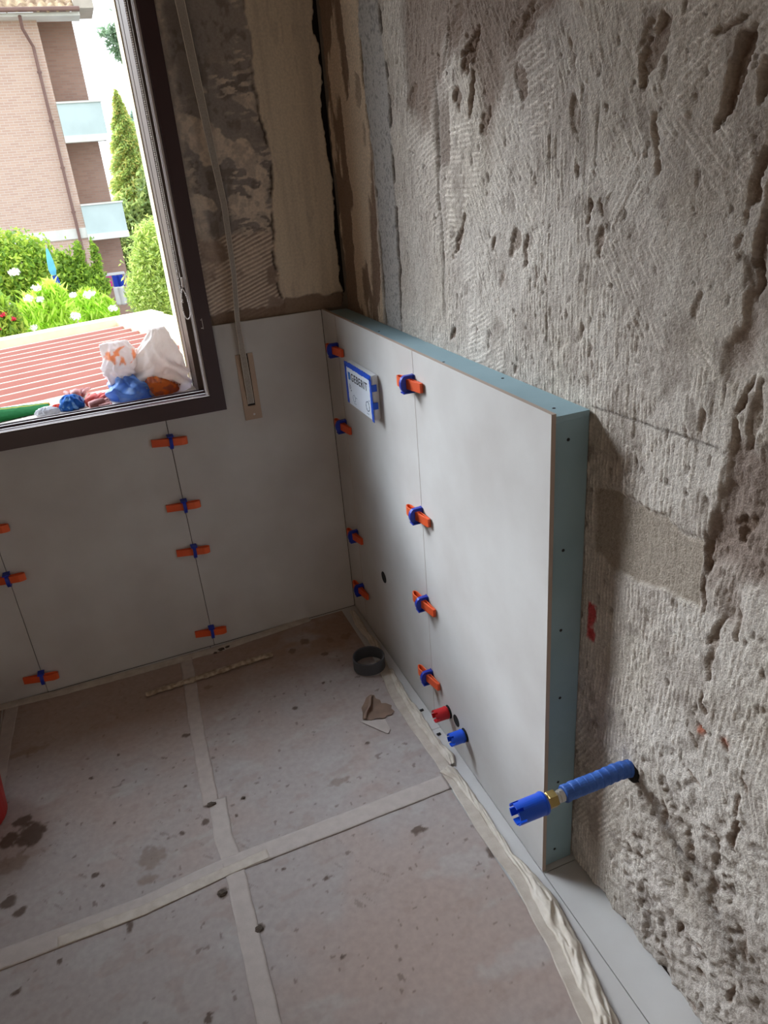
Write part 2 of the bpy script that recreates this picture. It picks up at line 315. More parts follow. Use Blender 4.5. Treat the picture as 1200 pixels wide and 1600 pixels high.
# ---- raw right wall: hacked plaster with comb marks, built as a real relief
def raw_wall():
    st=.0032
    ys=np.arange(.016,-2.25,-st); zs=np.arange(-.01,2.28,st); Y,Z=np.meshgrid(ys,zs,indexing='ij')
    warp=(fbm(Y*7,Z*3,3,1)-.5)*.03
    jy=Y+(fbm(Y*25,Z*25,3,5)-.5)*.02; jz=Z+(fbm(Y*25+40,Z*25,3,6)-.5)*.03
    # direction of the trowel strokes, cell by cell
    cells=[(-.62,1.5,0),(-.66,1.9,12),(-.9,1.62,88),(-.87,1.3,0),(-1.0,1.45,-32),(-1.1,1.6,-42),(-1.18,1.75,78),(-1.02,1.8,-28),(-1.3,1.45,0),(-1.28,1.62,0),(-1.42,1.68,-40),
           (-1.5,1.52,38),(-1.57,1.6,-52),(-1.6,1.45,-58),(-1.53,1.42,-35),(-1.62,1.7,60),(-1.58,1.78,70),(-.8,1.75,82),(-.75,1.62,74),(-.95,1.2,70),(-.9,1.38,64),(-1.3,1.8,-20),(-1.2,1.25,0),(-1.45,1.25,0),
           (-1.6,1.2,0),(-1.5,1.0,0),(-1.5,.8,0),(-1.6,.6,2),(-1.7,.7,4),(-1.8,1.0,6),(-1.6,.18,0),(-1.75,.25,40),(-1.55,.3,30),(-1.85,.15,-50),(-.3,1.5,10),(-.25,1.8,-15),(-.4,1.3,0),(-1.8,.5,-20),(-1.9,1.5,10)]
    best=np.full(Y.shape,9.,dtype=np.float32); ang=np.zeros(Y.shape,dtype=np.float32)
    cy=Y+(fbm(Y*6,Z*6,3,11)-.5)*.16; cz=Z+(fbm(Y*6+9,Z*6,3,12)-.5)*.16
    oy=np.zeros_like(ang); oz=np.zeros_like(ang)
    for a,b,c in cells:
        d=(cy-a)**2+((cz-b)*.8)**2; k=d<best; best[k]=d[k]; ang[k]=c; oy[k]=a; oz[k]=b
    vert=np.abs(ang)<13; ang=np.radians(ang)
    wv=np.where(vert,(vn(Y*4,Z*3,15)-.5)*.012+(vn(Y*11,Z*7,16)-.5)*.004,(vn(Y*6,Z*6,15)-.5)*.03)
    u=(Y-oy)*np.cos(ang)+(Z-oz)*np.sin(ang)+wv; al=(Z-oz)*np.cos(ang)-(Y-oy)*np.sin(ang)
    ph=u/.0098
    w=.5+.5*np.cos(2*PI*ph); ridge=w**1.3*(.55+.6*vn(np.floor(ph)*7.3,al*22,14))
    brk=ss(.38,.56,fbm(u*170,al*34,3,17))*ss(.30,.5,fbm(Y*30,Z*18,3,18))
    lowrough=ss(.75,.35,Z)*ss(-1.5,-1.62,Y)
    comb=ss(.22,.42,fbm(Y*4,Z*3,3,19))*(1-.8*lowrough)*ss(-.45,-.55,Y)
    comb=np.maximum(comb, .9*ss(.05,.0,np.abs(Y+1.62)-.05)*ss(.05,0,np.abs(Z-.2)-.06))
    h=(fbm(Y*5,Z*5,4,21)-.5)*.010+(fbm(Y*40,Z*28,4,23)-.5)*.0042+(fbm(Y*170,Z*140,2,24)-.5)*.0022
    h=h+comb*ridge*(.2+.8*brk)*.0036
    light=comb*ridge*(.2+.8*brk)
    pink=cc(178,166,154); base=cc(150,140,131)
    col=np.zeros(Y.shape+(3,),dtype=np.float32)+base
    col=mixc(col,cc(180,173,165),ss(.38,.62,fbm(Y*9,Z*7,4,27)))
    col=mixc(col,cc(166,156,140),.6*ss(.45,.7,fbm(Y*5+3,Z*4,3,28)))
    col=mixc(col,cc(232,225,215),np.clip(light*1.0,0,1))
    col=mixc(col,cc(122,110,100),ss(.60,.74,fbm(Y*30,Z*16,4,29))*.75)
    # adhesive lightened towards the corner: the stronger light there put into its colour
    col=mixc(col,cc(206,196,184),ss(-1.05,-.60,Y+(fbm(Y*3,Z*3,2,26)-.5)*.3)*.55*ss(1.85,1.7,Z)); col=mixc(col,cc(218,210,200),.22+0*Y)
    # small pits
    pit=ss(.74,.79,fbm(Y*75+5,Z*34,4,31)); h-=pit*.003; col=mixc(col,cc(108,97,89),pit*.6)
    grit=ss(.52,.62,fbm(Y*150,Z*120,2,32)); h+=grit*.0008; col=mixc(col,cc(206,198,188),grit*.18*(1-pit))
    # brown undercoat at the top, exposed where the adhesive came off
    tp=ss(1.68,1.82,Z+(fbm(Y*9,Z*5,4,33)-.5)*.35)*ss(-.58,-.66,Y)*ss(-1.32,-1.2,Y)
    col=mixc(col,cc(132,115,103),tp*.85); h-=tp*.003
    tp2=ss(1.6,1.63,Z)*ss(.045,.03,np.abs(jy+.80))*ss(1.80,1.72,Z); col=mixc(col,cc(130,116,106),tp2*.8); h-=tp2*.003
    # right-hand hollows where plaster broke away, brownish stone
    rb=ss(-1.695,-1.712,jy+ (fbm(Z*9,Z*0,3,35)-.5)*.09)*ss(.95,1.05,jz+(fbm(Y*12,Z*12,2,36)-.5)*.2)
    rb=rb*ss(.38,.55,fbm(Y*5+7,Z*4,3,37)+.12*ss(1.25,1.35,Z)); h-=rb*.012; col=mixc(col,cc(134,118,108),rb*.9)
    h+=rb*(fbm(Y*30,Z*30,4,38)-.5)*.014
    # heavy crust low on the wall
    lr=lowrough*ss(.42,.6,fbm(Y*13,Z*13,4,41)); h+=lowrough*((fbm(Y*22,Z*22,5,42)-.5)*.016+(fbm(Y*95,Z*80,3,39)-.5)*.007); h-=lr*ss(.5,.62,fbm(Y*55,Z*55,3,43))*.008
    col=mixc(col,cc(120,110,104),lr*ss(.5,.62,fbm(Y*55,Z*55,3,43))*.9); col=mixc(col,cc(176,168,160),lowrough*.4)
    # left strip by the corner: warm beige with brown tears
    ls=ss(-.35,-.33,jy); col=mixc(col,cc(220,200,176),ls); tears=ss(.54,.59,fbm(Y*16,Z*3.2,4,45)+.25*ss(-.2,-.05,Y)); col=mixc(col,cc(136,112,96),ls*tears*.9); h-=ls*tears*.004
    # grey cement chase fill
    yl=poly_line_x([(1.2,-.357),(1.3,-.357),(1.49,-.36),(1.69,-.346),(1.85,-.321),(2.3,-.35)],Z); yr=poly_line_x([(1.2,-.483),(1.4,-.494),(1.64,-.499),(1.83,-.502),(2.0,-.465),(2.3,-.46)],Z)
    inn=ss(.0,.006,(yl-jy))*ss(0,.006,(jy-yr)); edge=np.exp(-((jy-yl)/.006)**2)+np.exp(-((jy-yr)/.006)**2)
    h=h*(1-inn*.75); col=mixc(col,cc(180,176,172),inn*.95); spk=ss(.60,.7,fbm(Y*150,Z*120,2,47)); col=mixc(col,cc(120,118,116),inn*spk*.6)
    eb=edge*ss(.32,.5,fbm(Y*10,Z*20,3,48)); h-=eb*.009; col=mixc(col,cc(66,58,52),np.clip(eb*1.0,0,1))
    # vertical saw lines
    for yc,z0,z1,wd,dp in ((-.776,1.24,1.82,.007,.004),(-1.237,1.56,1.69,.0035,.004),(-1.37,1.55,1.72,.0025,.003),(-1.235,1.25,1.4,.002,.002)):
        s=np.exp(-((Y-yc+(fbm(Z*6,Z*0+yc,3,50)-.5)*.02)/wd)**2)*ss(z0,z0+.05,Z)*ss(z1,z1-.05,Z); h-=s*dp; col=mixc(col,cc(138,130,122),s*.8)
    # rectangular sand-cement repair
    rec=ss(0,.008,-1.41-jy)*ss(0,.006,jy+1.695)*ss(0,.006,jz-(.895+.03*ss(-1.5,-1.7,Y)))*ss(0,.006,1.052-jz)
    h=h*(1-rec*.8)-rec*.003+rec*(fbm(Y*200,Z*200,2,52)-.5)*.003; col=mixc(col,cc(158,147,134),rec*.95)
    re=np.exp(-((jz-1.052)/.005)**2)*ss(-1.41,-1.45,Y)*ss(-1.71,-1.66,Y); h-=re*.006
    # snapped line and red spray mark
    s=np.exp(-((Z-(1.196-(Y+1.386)*.045))/.0022)**2)*ss(-1.38,-1.39,Y)*ss(-1.7,-1.68,Y); h-=s*.002; col=mixc(col,cc(84,76,70),s*.8)
    s=ss(.016,.010,np.abs(Y+1.417))*ss(.05,.04,np.abs(Z-.735)); col=mixc(col,cc(190,52,58),s*.9*ss(.2,.5,fbm(Y*60,Z*60,3,54)))
    # hammer gouges
    for y1,z1,y2,z2,w_,dp,dk in GOUGES:
        dy,dz=y2-y1,z2-z1; ln=math.hypot(dy,dz)+1e-6; cyy,czz=(y1+y2)/2,(z1+z2)/2; w_=max(w_*.62,.0045)
        sl=(np.abs(Y-cyy)<ln/2+w_*2.5+.02)&(np.abs(Z-czz)<ln/2+w_*2.5+.02)
        if not sl.any(): continue
        a,b=jy[sl]-cyy,jz[sl]-czz; p=(a*dy+b*dz)/ln; q=(-a*dz+b*dy)/ln
        r=np.sqrt((p/(ln/2+.006))**2+(q/w_)**2)+(fbm(Y[sl]*75+cyy*50,Z[sl]*45,3,61)-.5)*1.1; g=ss(1.06,.80,r)
        h[sl]-=g*(dp*.0009)*(1+(fbm(Y[sl]*60,Z[sl]*60,2,60)-.5)*.8)
        c=col[sl]; col[sl]=mixc(c,cc(118,98,84),g*dk*.9)
    for by,bz in ((-1.733,.697),(-1.785,.713)):
        s=np.exp(-(((Y-by)/.007)**2+((Z-bz)/.008)**2)); col=mixc(col,cc(176,96,66),np.clip(s*1.2,0,1)*.8)
    # gap where the wall meets the floor tiles and the window wall
    h-=ss(.006,.0,jz)*.008; h-=ss(-.006,.004,jy)*.012; col=mixc(col,cc(52,44,40),np.maximum(ss(.004,.0,jz),ss(-.008,.002,jy)))
    V=np.stack([D+.001-h,Y,Z],-1).reshape(-1,3)
    keep=~((Y[:-1,:-1]>-1.33)&(Z[:-1,:-1]<1.12))
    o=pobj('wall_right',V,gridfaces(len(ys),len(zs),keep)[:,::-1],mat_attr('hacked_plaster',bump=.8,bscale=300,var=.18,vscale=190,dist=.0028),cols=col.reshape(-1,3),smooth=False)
    return o
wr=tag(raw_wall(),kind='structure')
bm=bmesh.new(); bx(bm,D+.03,.35,-3.1,.4,-.1,2.8); bx(bm,D-.002,.2,-3.1,-2.24,-.05,2.8); bx(bm,D-.002,.2,-2.25,.0,2.26,2.8)
obj('wall_core',bm,M['plain'],wr)
# ---- window wall
def back_face():
    st=.0030
    xs=np.arange(-.41,D+.004,st); zs=np.arange(1.196,2.3,st); X,Z=np.meshgrid(xs,zs,indexing='ij')
    jx=X+(fbm(X*22,Z*22,4,71)-.5)*.035; jz=Z+(fbm(X*30+5,Z*30,3,72)-.5)*.03
    jag=poly_line_x([(1.19,-.115),(1.288,-.139),(1.388,-.135),(1.5,-.122),(1.6,-.115),(1.74,-.113),(1.81,-.123),(1.91,-.117),(2.0,-.124),(2.3,-.12)],Z)
    right=ss(.0,.004,jx-jag)
    h=(fbm(X*6,Z*6,4,73)-.5)*.006+(fbm(X*60,Z*50,3,74)-.5)*.002
    col=np.zeros(X.shape+(3,),dtype=np.float32)+cc(156,148,142)
    col=mixc(col,cc(172,162,153),ss(.4,.65,fbm(X*8,Z*5,3,75))*.6)
    col=mixc(col,cc(138,128,122),ss(.5,.66,fbm(X*14+3,Z*9,3,75))*.5)
    # pale adhesive smears
    sm=ss(.52,.56,fbm(X*11+Z*5,Z*15,4,76)-.05*ss(1.75,1.95,Z)); sm=sm*ss(2.1,1.9,Z+.2*vn(X*9,Z*3,4))
    sm=np.maximum(sm,ss(.03,.01,np.abs(jx+.33+.03*np.sin(Z*9)))*ss(1.62,1.55,jz)*.9)
    fr=ss(.03,.0,np.abs(jx+.372)); sm=np.maximum(sm,fr*.7); st_=ss(.54,.60,fbm(X*26+Z*30,Z*95-X*20,3,85))*ss(.42,.6,fbm(X*9,Z*9,3,86))*(1-right); sm=np.maximum(sm,st_*.9)
    sm=sm*(.6+.4*ss(.35,.6,fbm(X*60,Z*60,3,87)))
    col=mixc(col,cc(108,96,90),ss(.55,.66,fbm(X*38,Z*30,4,88))*.5); col=mixc(col,cc(232,216,198),sm*.9); h+=sm*.0015
    # comb marks low down
    low=ss(1.475,1.455,jz); ph=((Z*.94-X*.34)/.0118)+(fbm(X*12,Z*12,2,77)-.5)*.8
    ri=(.5+.5*np.cos(2*PI*ph))**1.4*ss(.32,.46,fbm(X*14,Z*14,3,78)); h+=low*ri*.0028; col=mixc(col,cc(160,138,122),low*.7); col=mixc(col,cc(232,216,198),low*np.clip(ri*1.1,0,1))
    # proud beige plaster by the corner, trowelled vertically
    h=h*(1-right)+right*(.007+(fbm(X*70,Z*5,3,79)-.5)*.0012+(fbm(X*5,Z*2,3,80)-.5)*.0025)
    pc=np.zeros_like(col)+cc(226,212,190); pc=mixc(pc,cc(208,194,174),ss(.4,.7,fbm(X*40,Z*3,3,81))*.7); pc=mixc(pc,cc(196,182,164),ss(.68,.76,fbm(X*60,Z*14,3,82))*.4)
    col=mixc(col,pc,right)
    br=np.exp(-((jx-jag+.002)/.0045)**2)*ss(.38,.5,fbm(X*12,Z*22,3,83))*ss(2.0,1.75,Z); h-=br*.006; col=mixc(col,cc(62,52,46),np.clip(br,0,1)*.85)
    # bare strip just above the tiles
    bs=ss(1.238,1.228,Z+(fbm(X*30,Z*0+3,3,84)-.5)*.03-.012*right); h=h*(1-bs)-bs*.004; col=mixc(col,cc(138,116,100),bs*.9)
    # cracked corner
    ck=ss(.083,.088,jx+.004); h-=ck*.012; col=mixc(col,cc(40,34,32),ck)
    V=np.stack([X,.014-h,Z],-1).reshape(-1,3)
    return V,gridfaces(len(xs),len(zs)),col.reshape(-1,3)
bm=bmesh.new()
TY=.028
bx(bm,-.40,.35,TY,.40,-.1,2.8); bx(bm,-2.0,-.40,TY,.40,-.1,.93); bx(bm,-2.0,-.40,TY,.40,2.62,2.8); bx(bm,-2.3,-2.0,TY,.40,-.1,2.8)
bx(bm,-.41,D+.004,.010,.40,2.29,2.8)
bx(bm,-2.3,-.41,.012,.03,2.62,2.8)
wb=tag(obj('wall_back',bm,M['plain']),kind='structure')
V,F,col=back_face(); pobj('stripped_plaster',V,F,mat_attr('stripped_plaster',bump=.5,bscale=300,var=.1,vscale=140),wb,cols=col)
# tiles on the window wall (2 mm joints), one cladding with an L-shaped tile around the window corner
bm=bmesh.new(); g=.0012; ty=.010
prism(bm,[(-.583+g,-.0008),(-.002,-.0008),(-.002,H-.003),(-.3795,H-.003),(-.3795,.9205),(-.583+g,.9205)],1,0,ty)
for a,b in ((-1.1908,-.583),(-1.7986,-1.1908),(-2.1,-1.7986)): prism(bm,[(a+g,-.0008),(b-g,-.0008),(b-g,.9205),(a+g,.9205)],1,0,ty)
obj('tile_cladding',bm,M['tile'],wb)
bm=bmesh.new(); bx(bm,-.3795,.01,.0105,.03,0,1.194); bx(bm,-2.1,-.38,.0105,.03,0,.92); obj('adhesive_bed',bm,M['grout'],wb)
# ---- other shell
def struct(name,b,m): return tag(box(name,*b,m),kind='structure')
struct('wall_left',(-2.3,-2.1,-3.1,.03,-.1,2.8),M['plain'])
struct('wall_front',(-2.3,.35,-3.3,-3.1,-.1,2.8),M['plain'])
struct('ceiling',(-2.3,.35,-3.1,.4,2.8,2.95),M['plain'])
# floor: pale tiles with open joints
bm=bmesh.new(); bx(bm,-2.3,.35,-3.3,.4,-.12,-.008,1)
zt=-.001
def tilef(x0,x1,y0,y1): bx(bm,x0+.0013,x1-.0013,y0+.0013,y1-.0013,-.009,zt,0)
for x0,x1 in ((-1.8,-1.2),(-1.2,-.6),(-.6,0.0)):
    for y0,y1 in ((-3.21,-2.01),(-2.01,-.81),(-.81,-.002)): tilef(x0,x1,y0,y1)
for y0,y1 in ((-3.4,-2.6),(-2.6,-1.40),(-1.4,0)): tilef(0.0,D+.012,y0,y1)
fl=tag(obj('floor',bm,[M['tile'],M['grout']]),kind='structure')
# ---- brown aluminium window frame
win=tag(bpy.data.objects.new('window_1',None),kind='structure'); C.objects.link(win)
yf=-.032
bm=bmesh.new()
prism(bm,[(-.38,.922),(-.38,2.66),(-.428,2.66),(-.428,.979),(-1.98,.979),(-1.98,.922)],1,yf,.0)
bmesh.ops.bevel(bm,geom=[e for e in bm.edges if all(abs(v.co.y-yf)<1e-5 for v in e.verts)],offset=.003,segments=2,affect='EDGES')
bx(bm,-1.98,-.38,yf,0,2.6,2.66); bx(bm,-1.99,-1.93,yf,0,.922,2.66)
obj('flange',bm,M['brown'],win)
bm=bmesh.new(); bx(bm,-.4295,-.39,0,.095,.93,2.62); obj('side_reveal',bm,M['brown2'],win)
bm=bmesh.new()      # bottom channel with raised tracks
bx(bm,-.4335,-.428,yf+.012,yf+.02,.979,2.6); 
bx(bm,-1.93,-.40,0,.105,.925,.965); bx(bm,-1.93,-.43,.012,.018,.965,.977); bx(bm,-1.93,-.43,.052,.058,.965,.977); bx(bm,-1.93,-.43,.095,.105,.965,.973)
bx(bm,-1.93,-.40,0,.105,2.6,2.62); bx(bm,-2.0,-1.93,0,.105,.93,2.62)
obj('sliding_track',bm,M['brown'],win)
bm=bmesh.new(); bx(bm,-.4352,-.4285,yf+.010,yf+.014,.979,2.6); bx(bm,-.4385,-.4332,yf+.0185,yf+.021,.979,2.6)
bx(bm,-1.93,-.436,.0122,.0178,.977,.9785); bx(bm,-1.93,-.436,.0522,.0578,.977,.9785); bx(bm,-1.93,-.4285,yf+.001,yf+.004,.9785,.9805)
obj('track_edge',bm,M['bright_edge'],win)  # metal track edges with their highlights put into the pale colour
bm=bmesh.new(); bx(bm,-.447,-.39,.095,.32,.955,2.62); bx(bm,-.4485,-.447,.225,.235,.955,2.62)
obj('shutter_guide',bm,M['brown2'],win)
bm=bmesh.new(); bx(bm,-.4105,-.4085,yf-.002,yf,1.198,1.232); bx(bm,-.4165,-.4085,yf-.002,yf,1.2,1.203); bx(bm,-.4145,-.4085,yf-.002,yf,1.226,1.229)
obj('latch_keeper',bm,M['bright_edge'],win)
tag(box('trim_1',-.451,-.30,.32,.44,.90,2.75,M['cream']),kind='structure')
tag(box('trim_2',-2.2,-.44,.105,.405,.90,.955,M['sill'],bev=.004),kind='structure')
# ================================================================== HALF WALL
hw=thing('half_wall','tiled waist-high half wall in the corner with pale green board on its top and end','half wall',(0,0,0))
for (a,b) in ((-.145+.001,-.0005),(-.768+.0010,-.145-.001),(-1.394,-.768-.0010)):
    bm=bmesh.new(); bx(bm,0,.010,a,b,-.0008,H)
    for f in bm.faces:
        f.material_index=0 if f.normal.x<-.5 or True else 0
    bm.normal_update()
    for f in bm.faces: f.material_index=0 if f.normal.x<-.5 else 1
    obj('wall_tile',bm,[M['tile'],M['tile_edge']],hw)
top=box('top_board',.0102,D-.003,-1.384,-.001,1.178,1.190,M['green'],hw)
top['label']='pale green plasterboard strip along the top'
en=box('end_board',.0102,D-.003,-1.3835,-1.372,.0005,1.1775,M['green'],hw)
en['label']='pale green plasterboard strip closing the end'
box('core',.012,D-.004,-1.371,-.002,.0005,1.177,M['grout'],hw)
def screw(x,y,z,ax,par):
    bm=bmesh.new(); lathe(bm,[(.0035,0),(.0035,.0006),(.002,.0008),(.002,.0002),(0,.0001)],12,ax,(x,y,z)) if ax=='z' else lathe(bm,[(.0035,0),(.0035,-.0006),(.002,-.0008),(.002,-.0002),(0,-.0001)],12,ax,(x,y,z))
    obj('screw',bm,M['screw'],par)
for x,z in ((.045,1.14),(.041,.904),(.041,.71),(.044,.527),(.046,.272),(.042,.047)): screw(x,-1.3835,z,'y',en)
for x,y in ((.037,-.445),(.030,-.889),(.03,-.237),(.042,-1.339),(.07,-1.10)): screw(x,y,1.190,'z',top)
# holes seen on the tile face: dark pipe sockets let into the tiles
for y,z,r in ((-.395,.338,.021),(-.930,.120,.019)):
    bm=bmesh.new(); lathe(bm,[(r,.0),(r,-.0012),(r-.002,-.0014),(r-.003,-.0004),(0,-.0003)],28,'x',(0,y,z)); o=obj('pipe_hole',bm,M['black'],hw); o['label']='round dark opening in the tile face'
# ================================================================== LEVELLING CLIPS
def make_clip():
    t=thing('leveling_clip','clip','tile leveling clip')
    # local frame: +x out of the tiled face, y across the joint, z up along it
    bm=bmesh.new(); hh=.0225; arc=[(.0,-hh),(.024,-hh)]+[(.024+.015*math.cos(a),hh*math.sin(a)) for a in [(-PI/2)+PI*k/10 for k in range(1,10)]]+[(.024,hh),(0,hh)]
    hole=[(.001,-.0135),(.001,.0135),(.0235,.0135),(.0235,-.0135)]
    def plate(y0,y1):
        vo=[[bm.verts.new((x,y,z)) for x,z in arc] for y in (y0,y1)]; vi=[[bm.verts.new((x,y,z)) for x,z in hole] for y in (y0,y1)]
        n=len(arc); m=4
        for s_ in (0,1):
            es=[bm.edges.new((vo[s_][i],vo[s_][(i+1)%n])) for i in range(n)]+[bm.edges.new((vi[s_][i],vi[s_][(i+1)%m])) for i in range(m)]
            bmesh.ops.triangle_fill(bm,edges=es,use_beauty=True)
        for i in range(n): bm.faces.new((vo[0][i],vo[1][i],vo[1][(i+1)%n],vo[0][(i+1)%n]))
        for i in range(m): bm.faces.new((vi[0][i],vi[0][(i+1)%m],vi[1][(i+1)%m],vi[1][i]))
    plate(-.0055,.0055)
    bx(bm,.002,.034,-.011,.011,.0205,.0235); bx(bm,.0,.002,-.009,.009,-.0225,.0225)
    bmesh.ops.recalc_face_normals(bm,faces=bm.faces[:])
    obj('clip_strap',bm,M['blue'],t)
    bm=bmesh.new(); hz=.0125
    sw=lambda L_:[(q,p) for p,q in L_]
    prism(bm,sw([(-.062,.0020),(.034,.0105),(.034,.0140),(-.058,.0052)]),2,-hz,hz)
    prism(bm,sw([(-.062,.0025),(-.062,.0105),(.034,.0300),(.034,.0268),(-.054,.0066)]),2,-hz,hz)
    loop=[(.034+.021*math.sin(a),.02025+.00975*math.cos(a)) for a in [PI*k/10 for k in range(11)]]
    inner=[(.034+.0178*math.sin(a),.02025+.0065*math.cos(a)) for a in [PI*k/10 for k in range(10,-1,-1)]]
    prism(bm,sw(loop+inner),2,-hz,hz)
    for k in range(8): bx(bm,.0060+k*.0019,.0085+k*.0019,-.052+k*.009,-.048+k*.009,-hz*.9,hz*.9)
    obj('wedge',bm,M['orange'],t)
    return t
clip0=make_clip(); used=False
def put_clip(x,y,z,panel,label,group,roll):
    global used
    o=clip0 if not used else copy_tree(clip0); used=True
    o.location=(x,y,z)
    base=Matrix(((-1,0,0),(0,1,0),(0,0,-1))) if panel else Matrix(((0,-1,0),(-1,0,0),(0,0,-1)))  # maps local x,y,z
    if not panel: base=Matrix(((0,1,0),(-1,0,0),(0,0,1)))
    o.rotation_euler=(base@Matrix.Rotation(roll,3,'X')).to_euler()
    o['label']=label; o['group']=group
for k,(z,nm) in enumerate(((1.088,'topmost'),(.822,'second from top'),(.391,'third from top'),(.157,'lowest'))):
    put_clip(-.0005,-.145,z,True,'orange wedge in blue clip near the room corner, %s on its joint'%nm,'leveling clips on the half wall corner joint',random.uniform(-.07,.07))
for z,nm in ((1.117,'topmost'),(.739,'second from top'),(.448,'third from top'),(.175,'lowest')):
    put_clip(-.0005,-.768,z,True,'orange wedge on the middle joint of the half wall, %s of four'%nm,'leveling clips on the half wall middle joint',random.uniform(-.07,.07))
for z,nm in ((.843,'just under the window frame'),(.603,'second below the window frame'),(.422,'third below the window frame'),(.069,'lowest, by the floor')):
    put_clip(-.583,-.0005,z,False,'orange wedge on the joint below the window corner, %s'%nm,'leveling clips on the window wall joint',random.uniform(-.05,.05))
for z,nm in ((.667,'topmost, cut by photo edge'),(.482,'middle one'),(.074,'lowest, by the floor')):
    put_clip(-1.1908,-.0005,z,False,'orange wedge on the far left tile joint, %s'%nm,'leveling clips on the far left joint',random.uniform(-.05,.05))
# ================================================================== FLUSH PLATE BOX
gx=-.026; gy0,gy1,gz0,gz1=-.277,-.510,.942,1.081
fb=thing('flush_plate_box','white foam flush plate housing with blue taped border and printed label on the half wall','mounting box',(0,0,0))
bm=bmesh.new(); bx(bm,gx+.003,-.0005,gy1+.004,gy0-.004,gz0+.002,gz1-.001); bmesh.ops.bevel(bm,geom=bm.edges[:],offset=.003,segments=2,affect='EDGES'); obj('foam_body',bm,M['foam'],fb)
box('label_sheet',gx+.0008,gx+.0032,gy1+.006,gy0-.006,gz0+.002,gz1-.006,M['paperwhite'],fb)
bm=bmesh.new(); random.seed(3)
def ragged(y0,y1,z0,z1,n,side):
    for k in range(n):
        a=k/n; b=(k+1)/n; j=random.uniform(-.002,.003)
        if side=='top': bx(bm,gx-.0006,gx+.0012,y0+(y1-y0)*b-.0003,y0+(y1-y0)*a,z0-random.uniform(0,.002),z1+j*.6)
        else: bx(bm,gx-.0006,gx+.0012,y1-random.uniform(0,.002),y0+j*.5,z0+(z1-z0)*a,z0+(z1-z0)*b+.0003)
ragged(gy0,gy1,gz1-.014,gz1,26,'top'); ragged(gy0,gy0-.012,gz0+.004,gz1-.01,8,'s'); ragged(gy1+.014,gy1,gz0-.002,gz1-.01,16,'s')
for z in (gz0+.038,gz0+.092): bx(bm,gx-.0006,gx+.016,gy1-.0035,gy1+.001,z,z+.020)
obj('blue_border',bm,M['capblue'],fb)
def text_mesh(s,size,loc,m,parent,name,bold=.0):
    cu=bpy.data.curves.new('t','FONT'); cu.body=s; cu.size=size; cu.extrude=.0002; cu.offset=bold; cu.space_character=1.15
    o=bpy.data.objects.new('t',cu); C.objects.link(o); dg=bpy.context.evaluated_depsgraph_get()
    me=bpy.data.meshes.new_from_object(o.evaluated_get(dg)); bpy.data.objects.remove(o)
    # the face looks towards -x; text runs towards -y
    me.transform(Matrix(((0,0,-1,loc[0]),(-1,0,0,loc[1]),(0,1,0,loc[2]),(0,0,0,1))))
    me.materials.clear(); me.materials.append(m); q=bpy.data.objects.new(name,me); C.objects.link(q); q.parent=parent; return q
tm=text_mesh('GEBERIT',.0350,(gx+.0004,gy0-.050,gz1-.054),M['ink'],fb,'lettering',.0003)
tm['label']='dark capital letters GEBERIT'
w=max(v.co.y for v in tm.data.vertices)-min(v.co.y for v in tm.data.vertices); s=.145/w
for v in tm.data.vertices: v.co.y=(gy0-.050)+(v.co.y-(gy0-.050))*s
bm=bmesh.new(); bx(bm,gx+.0002,gx+.001,gy0-.044,gy0-.026,gz1-.054,gz1-.030); o=obj('logo_square',bm,M['logoblue'],fb); o['label']='small blue square logo'
def ringy(y,z,r,n=16,w=.0012):
    bm=bmesh.new(); N_=n*3; vo=[]
    for k in range(N_):
        a=2*PI*k/N_; rr=r+w*(1.6 if k%3==0 else .6); ri=r-w*(1.6 if k%3==0 else .6); vo.append([bm.verts.new((gx+x_,y+q*math.cos(a),z+q*math.sin(a))) for q,x_ in ((rr,.0003),(rr,.0009),(ri,.0009),(ri,.0003))])
    for k in range(N_):
        A,B=vo[k],vo[(k+1)%N_]
        for j in range(4): bm.faces.new((A[j],A[(j+1)%4],B[(j+1)%4],B[j]))
    obj('printed_mark',bm,M['paleink'],fb)
ringy(gy1+.046,gz0+.036,.015,8,.0014); ringy(gy0-.065,gz0+.030,.011,8,.0006); ringy(gy0-.036,gz1-.078,.005,8,.0006)
for y,z,a,b in ((gy0-.042,gz1-.088,.006,.004),(gy0-.085,gz0+.036,.014,.001),(gy0-.07,gz0+.014,.02,.0008),(gy1+.05,gz0+.012,.02,.001),(gy1+.03,gz0+.057,.004,.004),(gy0-.034,gz1-.07,.002,.006)): box('printed_mark',gx+.0003,gx+.0009,y-a/2,y+a/2,z-b/2,z+b/2,M['paleink'],fb)
# ================================================================== PIPE CAPS
def cap(bm,r,L_,x0,sgn=-1,notch=True):    # castellated test cap, axis x, from x0 towards -x
    n=32; prof=[(r*.62,x0),(r,x0),(r,x0-L_*.72)]
    lathe(bm,[(r*.80,x0),(r*.96,x0-.002),(r,x0-L_*.10),(r,x0-L_*.80),(r*.86,x0-L_*.80),(r*.84,x0-L_*.35),(0,x0-L_*.35)],n,'x')
    for k in range(6):            # crown teeth
        a0=2*PI*k/6+.1; a1=a0+.78; pts=[]
        for q in range(6):
            a=a0+(a1-a0)*q/5; pts.append((r*math.cos(a),r*math.sin(a)))
        for q in range(5,-1,-1):
            a=a0+(a1-a0)*q/5; pts.append((r*.86*math.cos(a),r*.86*math.sin(a)))
        prism(bm,pts,0,x0-L_*.78,x0-L_)
    lathe(bm,[(r*1.03,x0-.004),(r*1.06,x0-.007),(r*1.03,x0-.010)],n,'x')
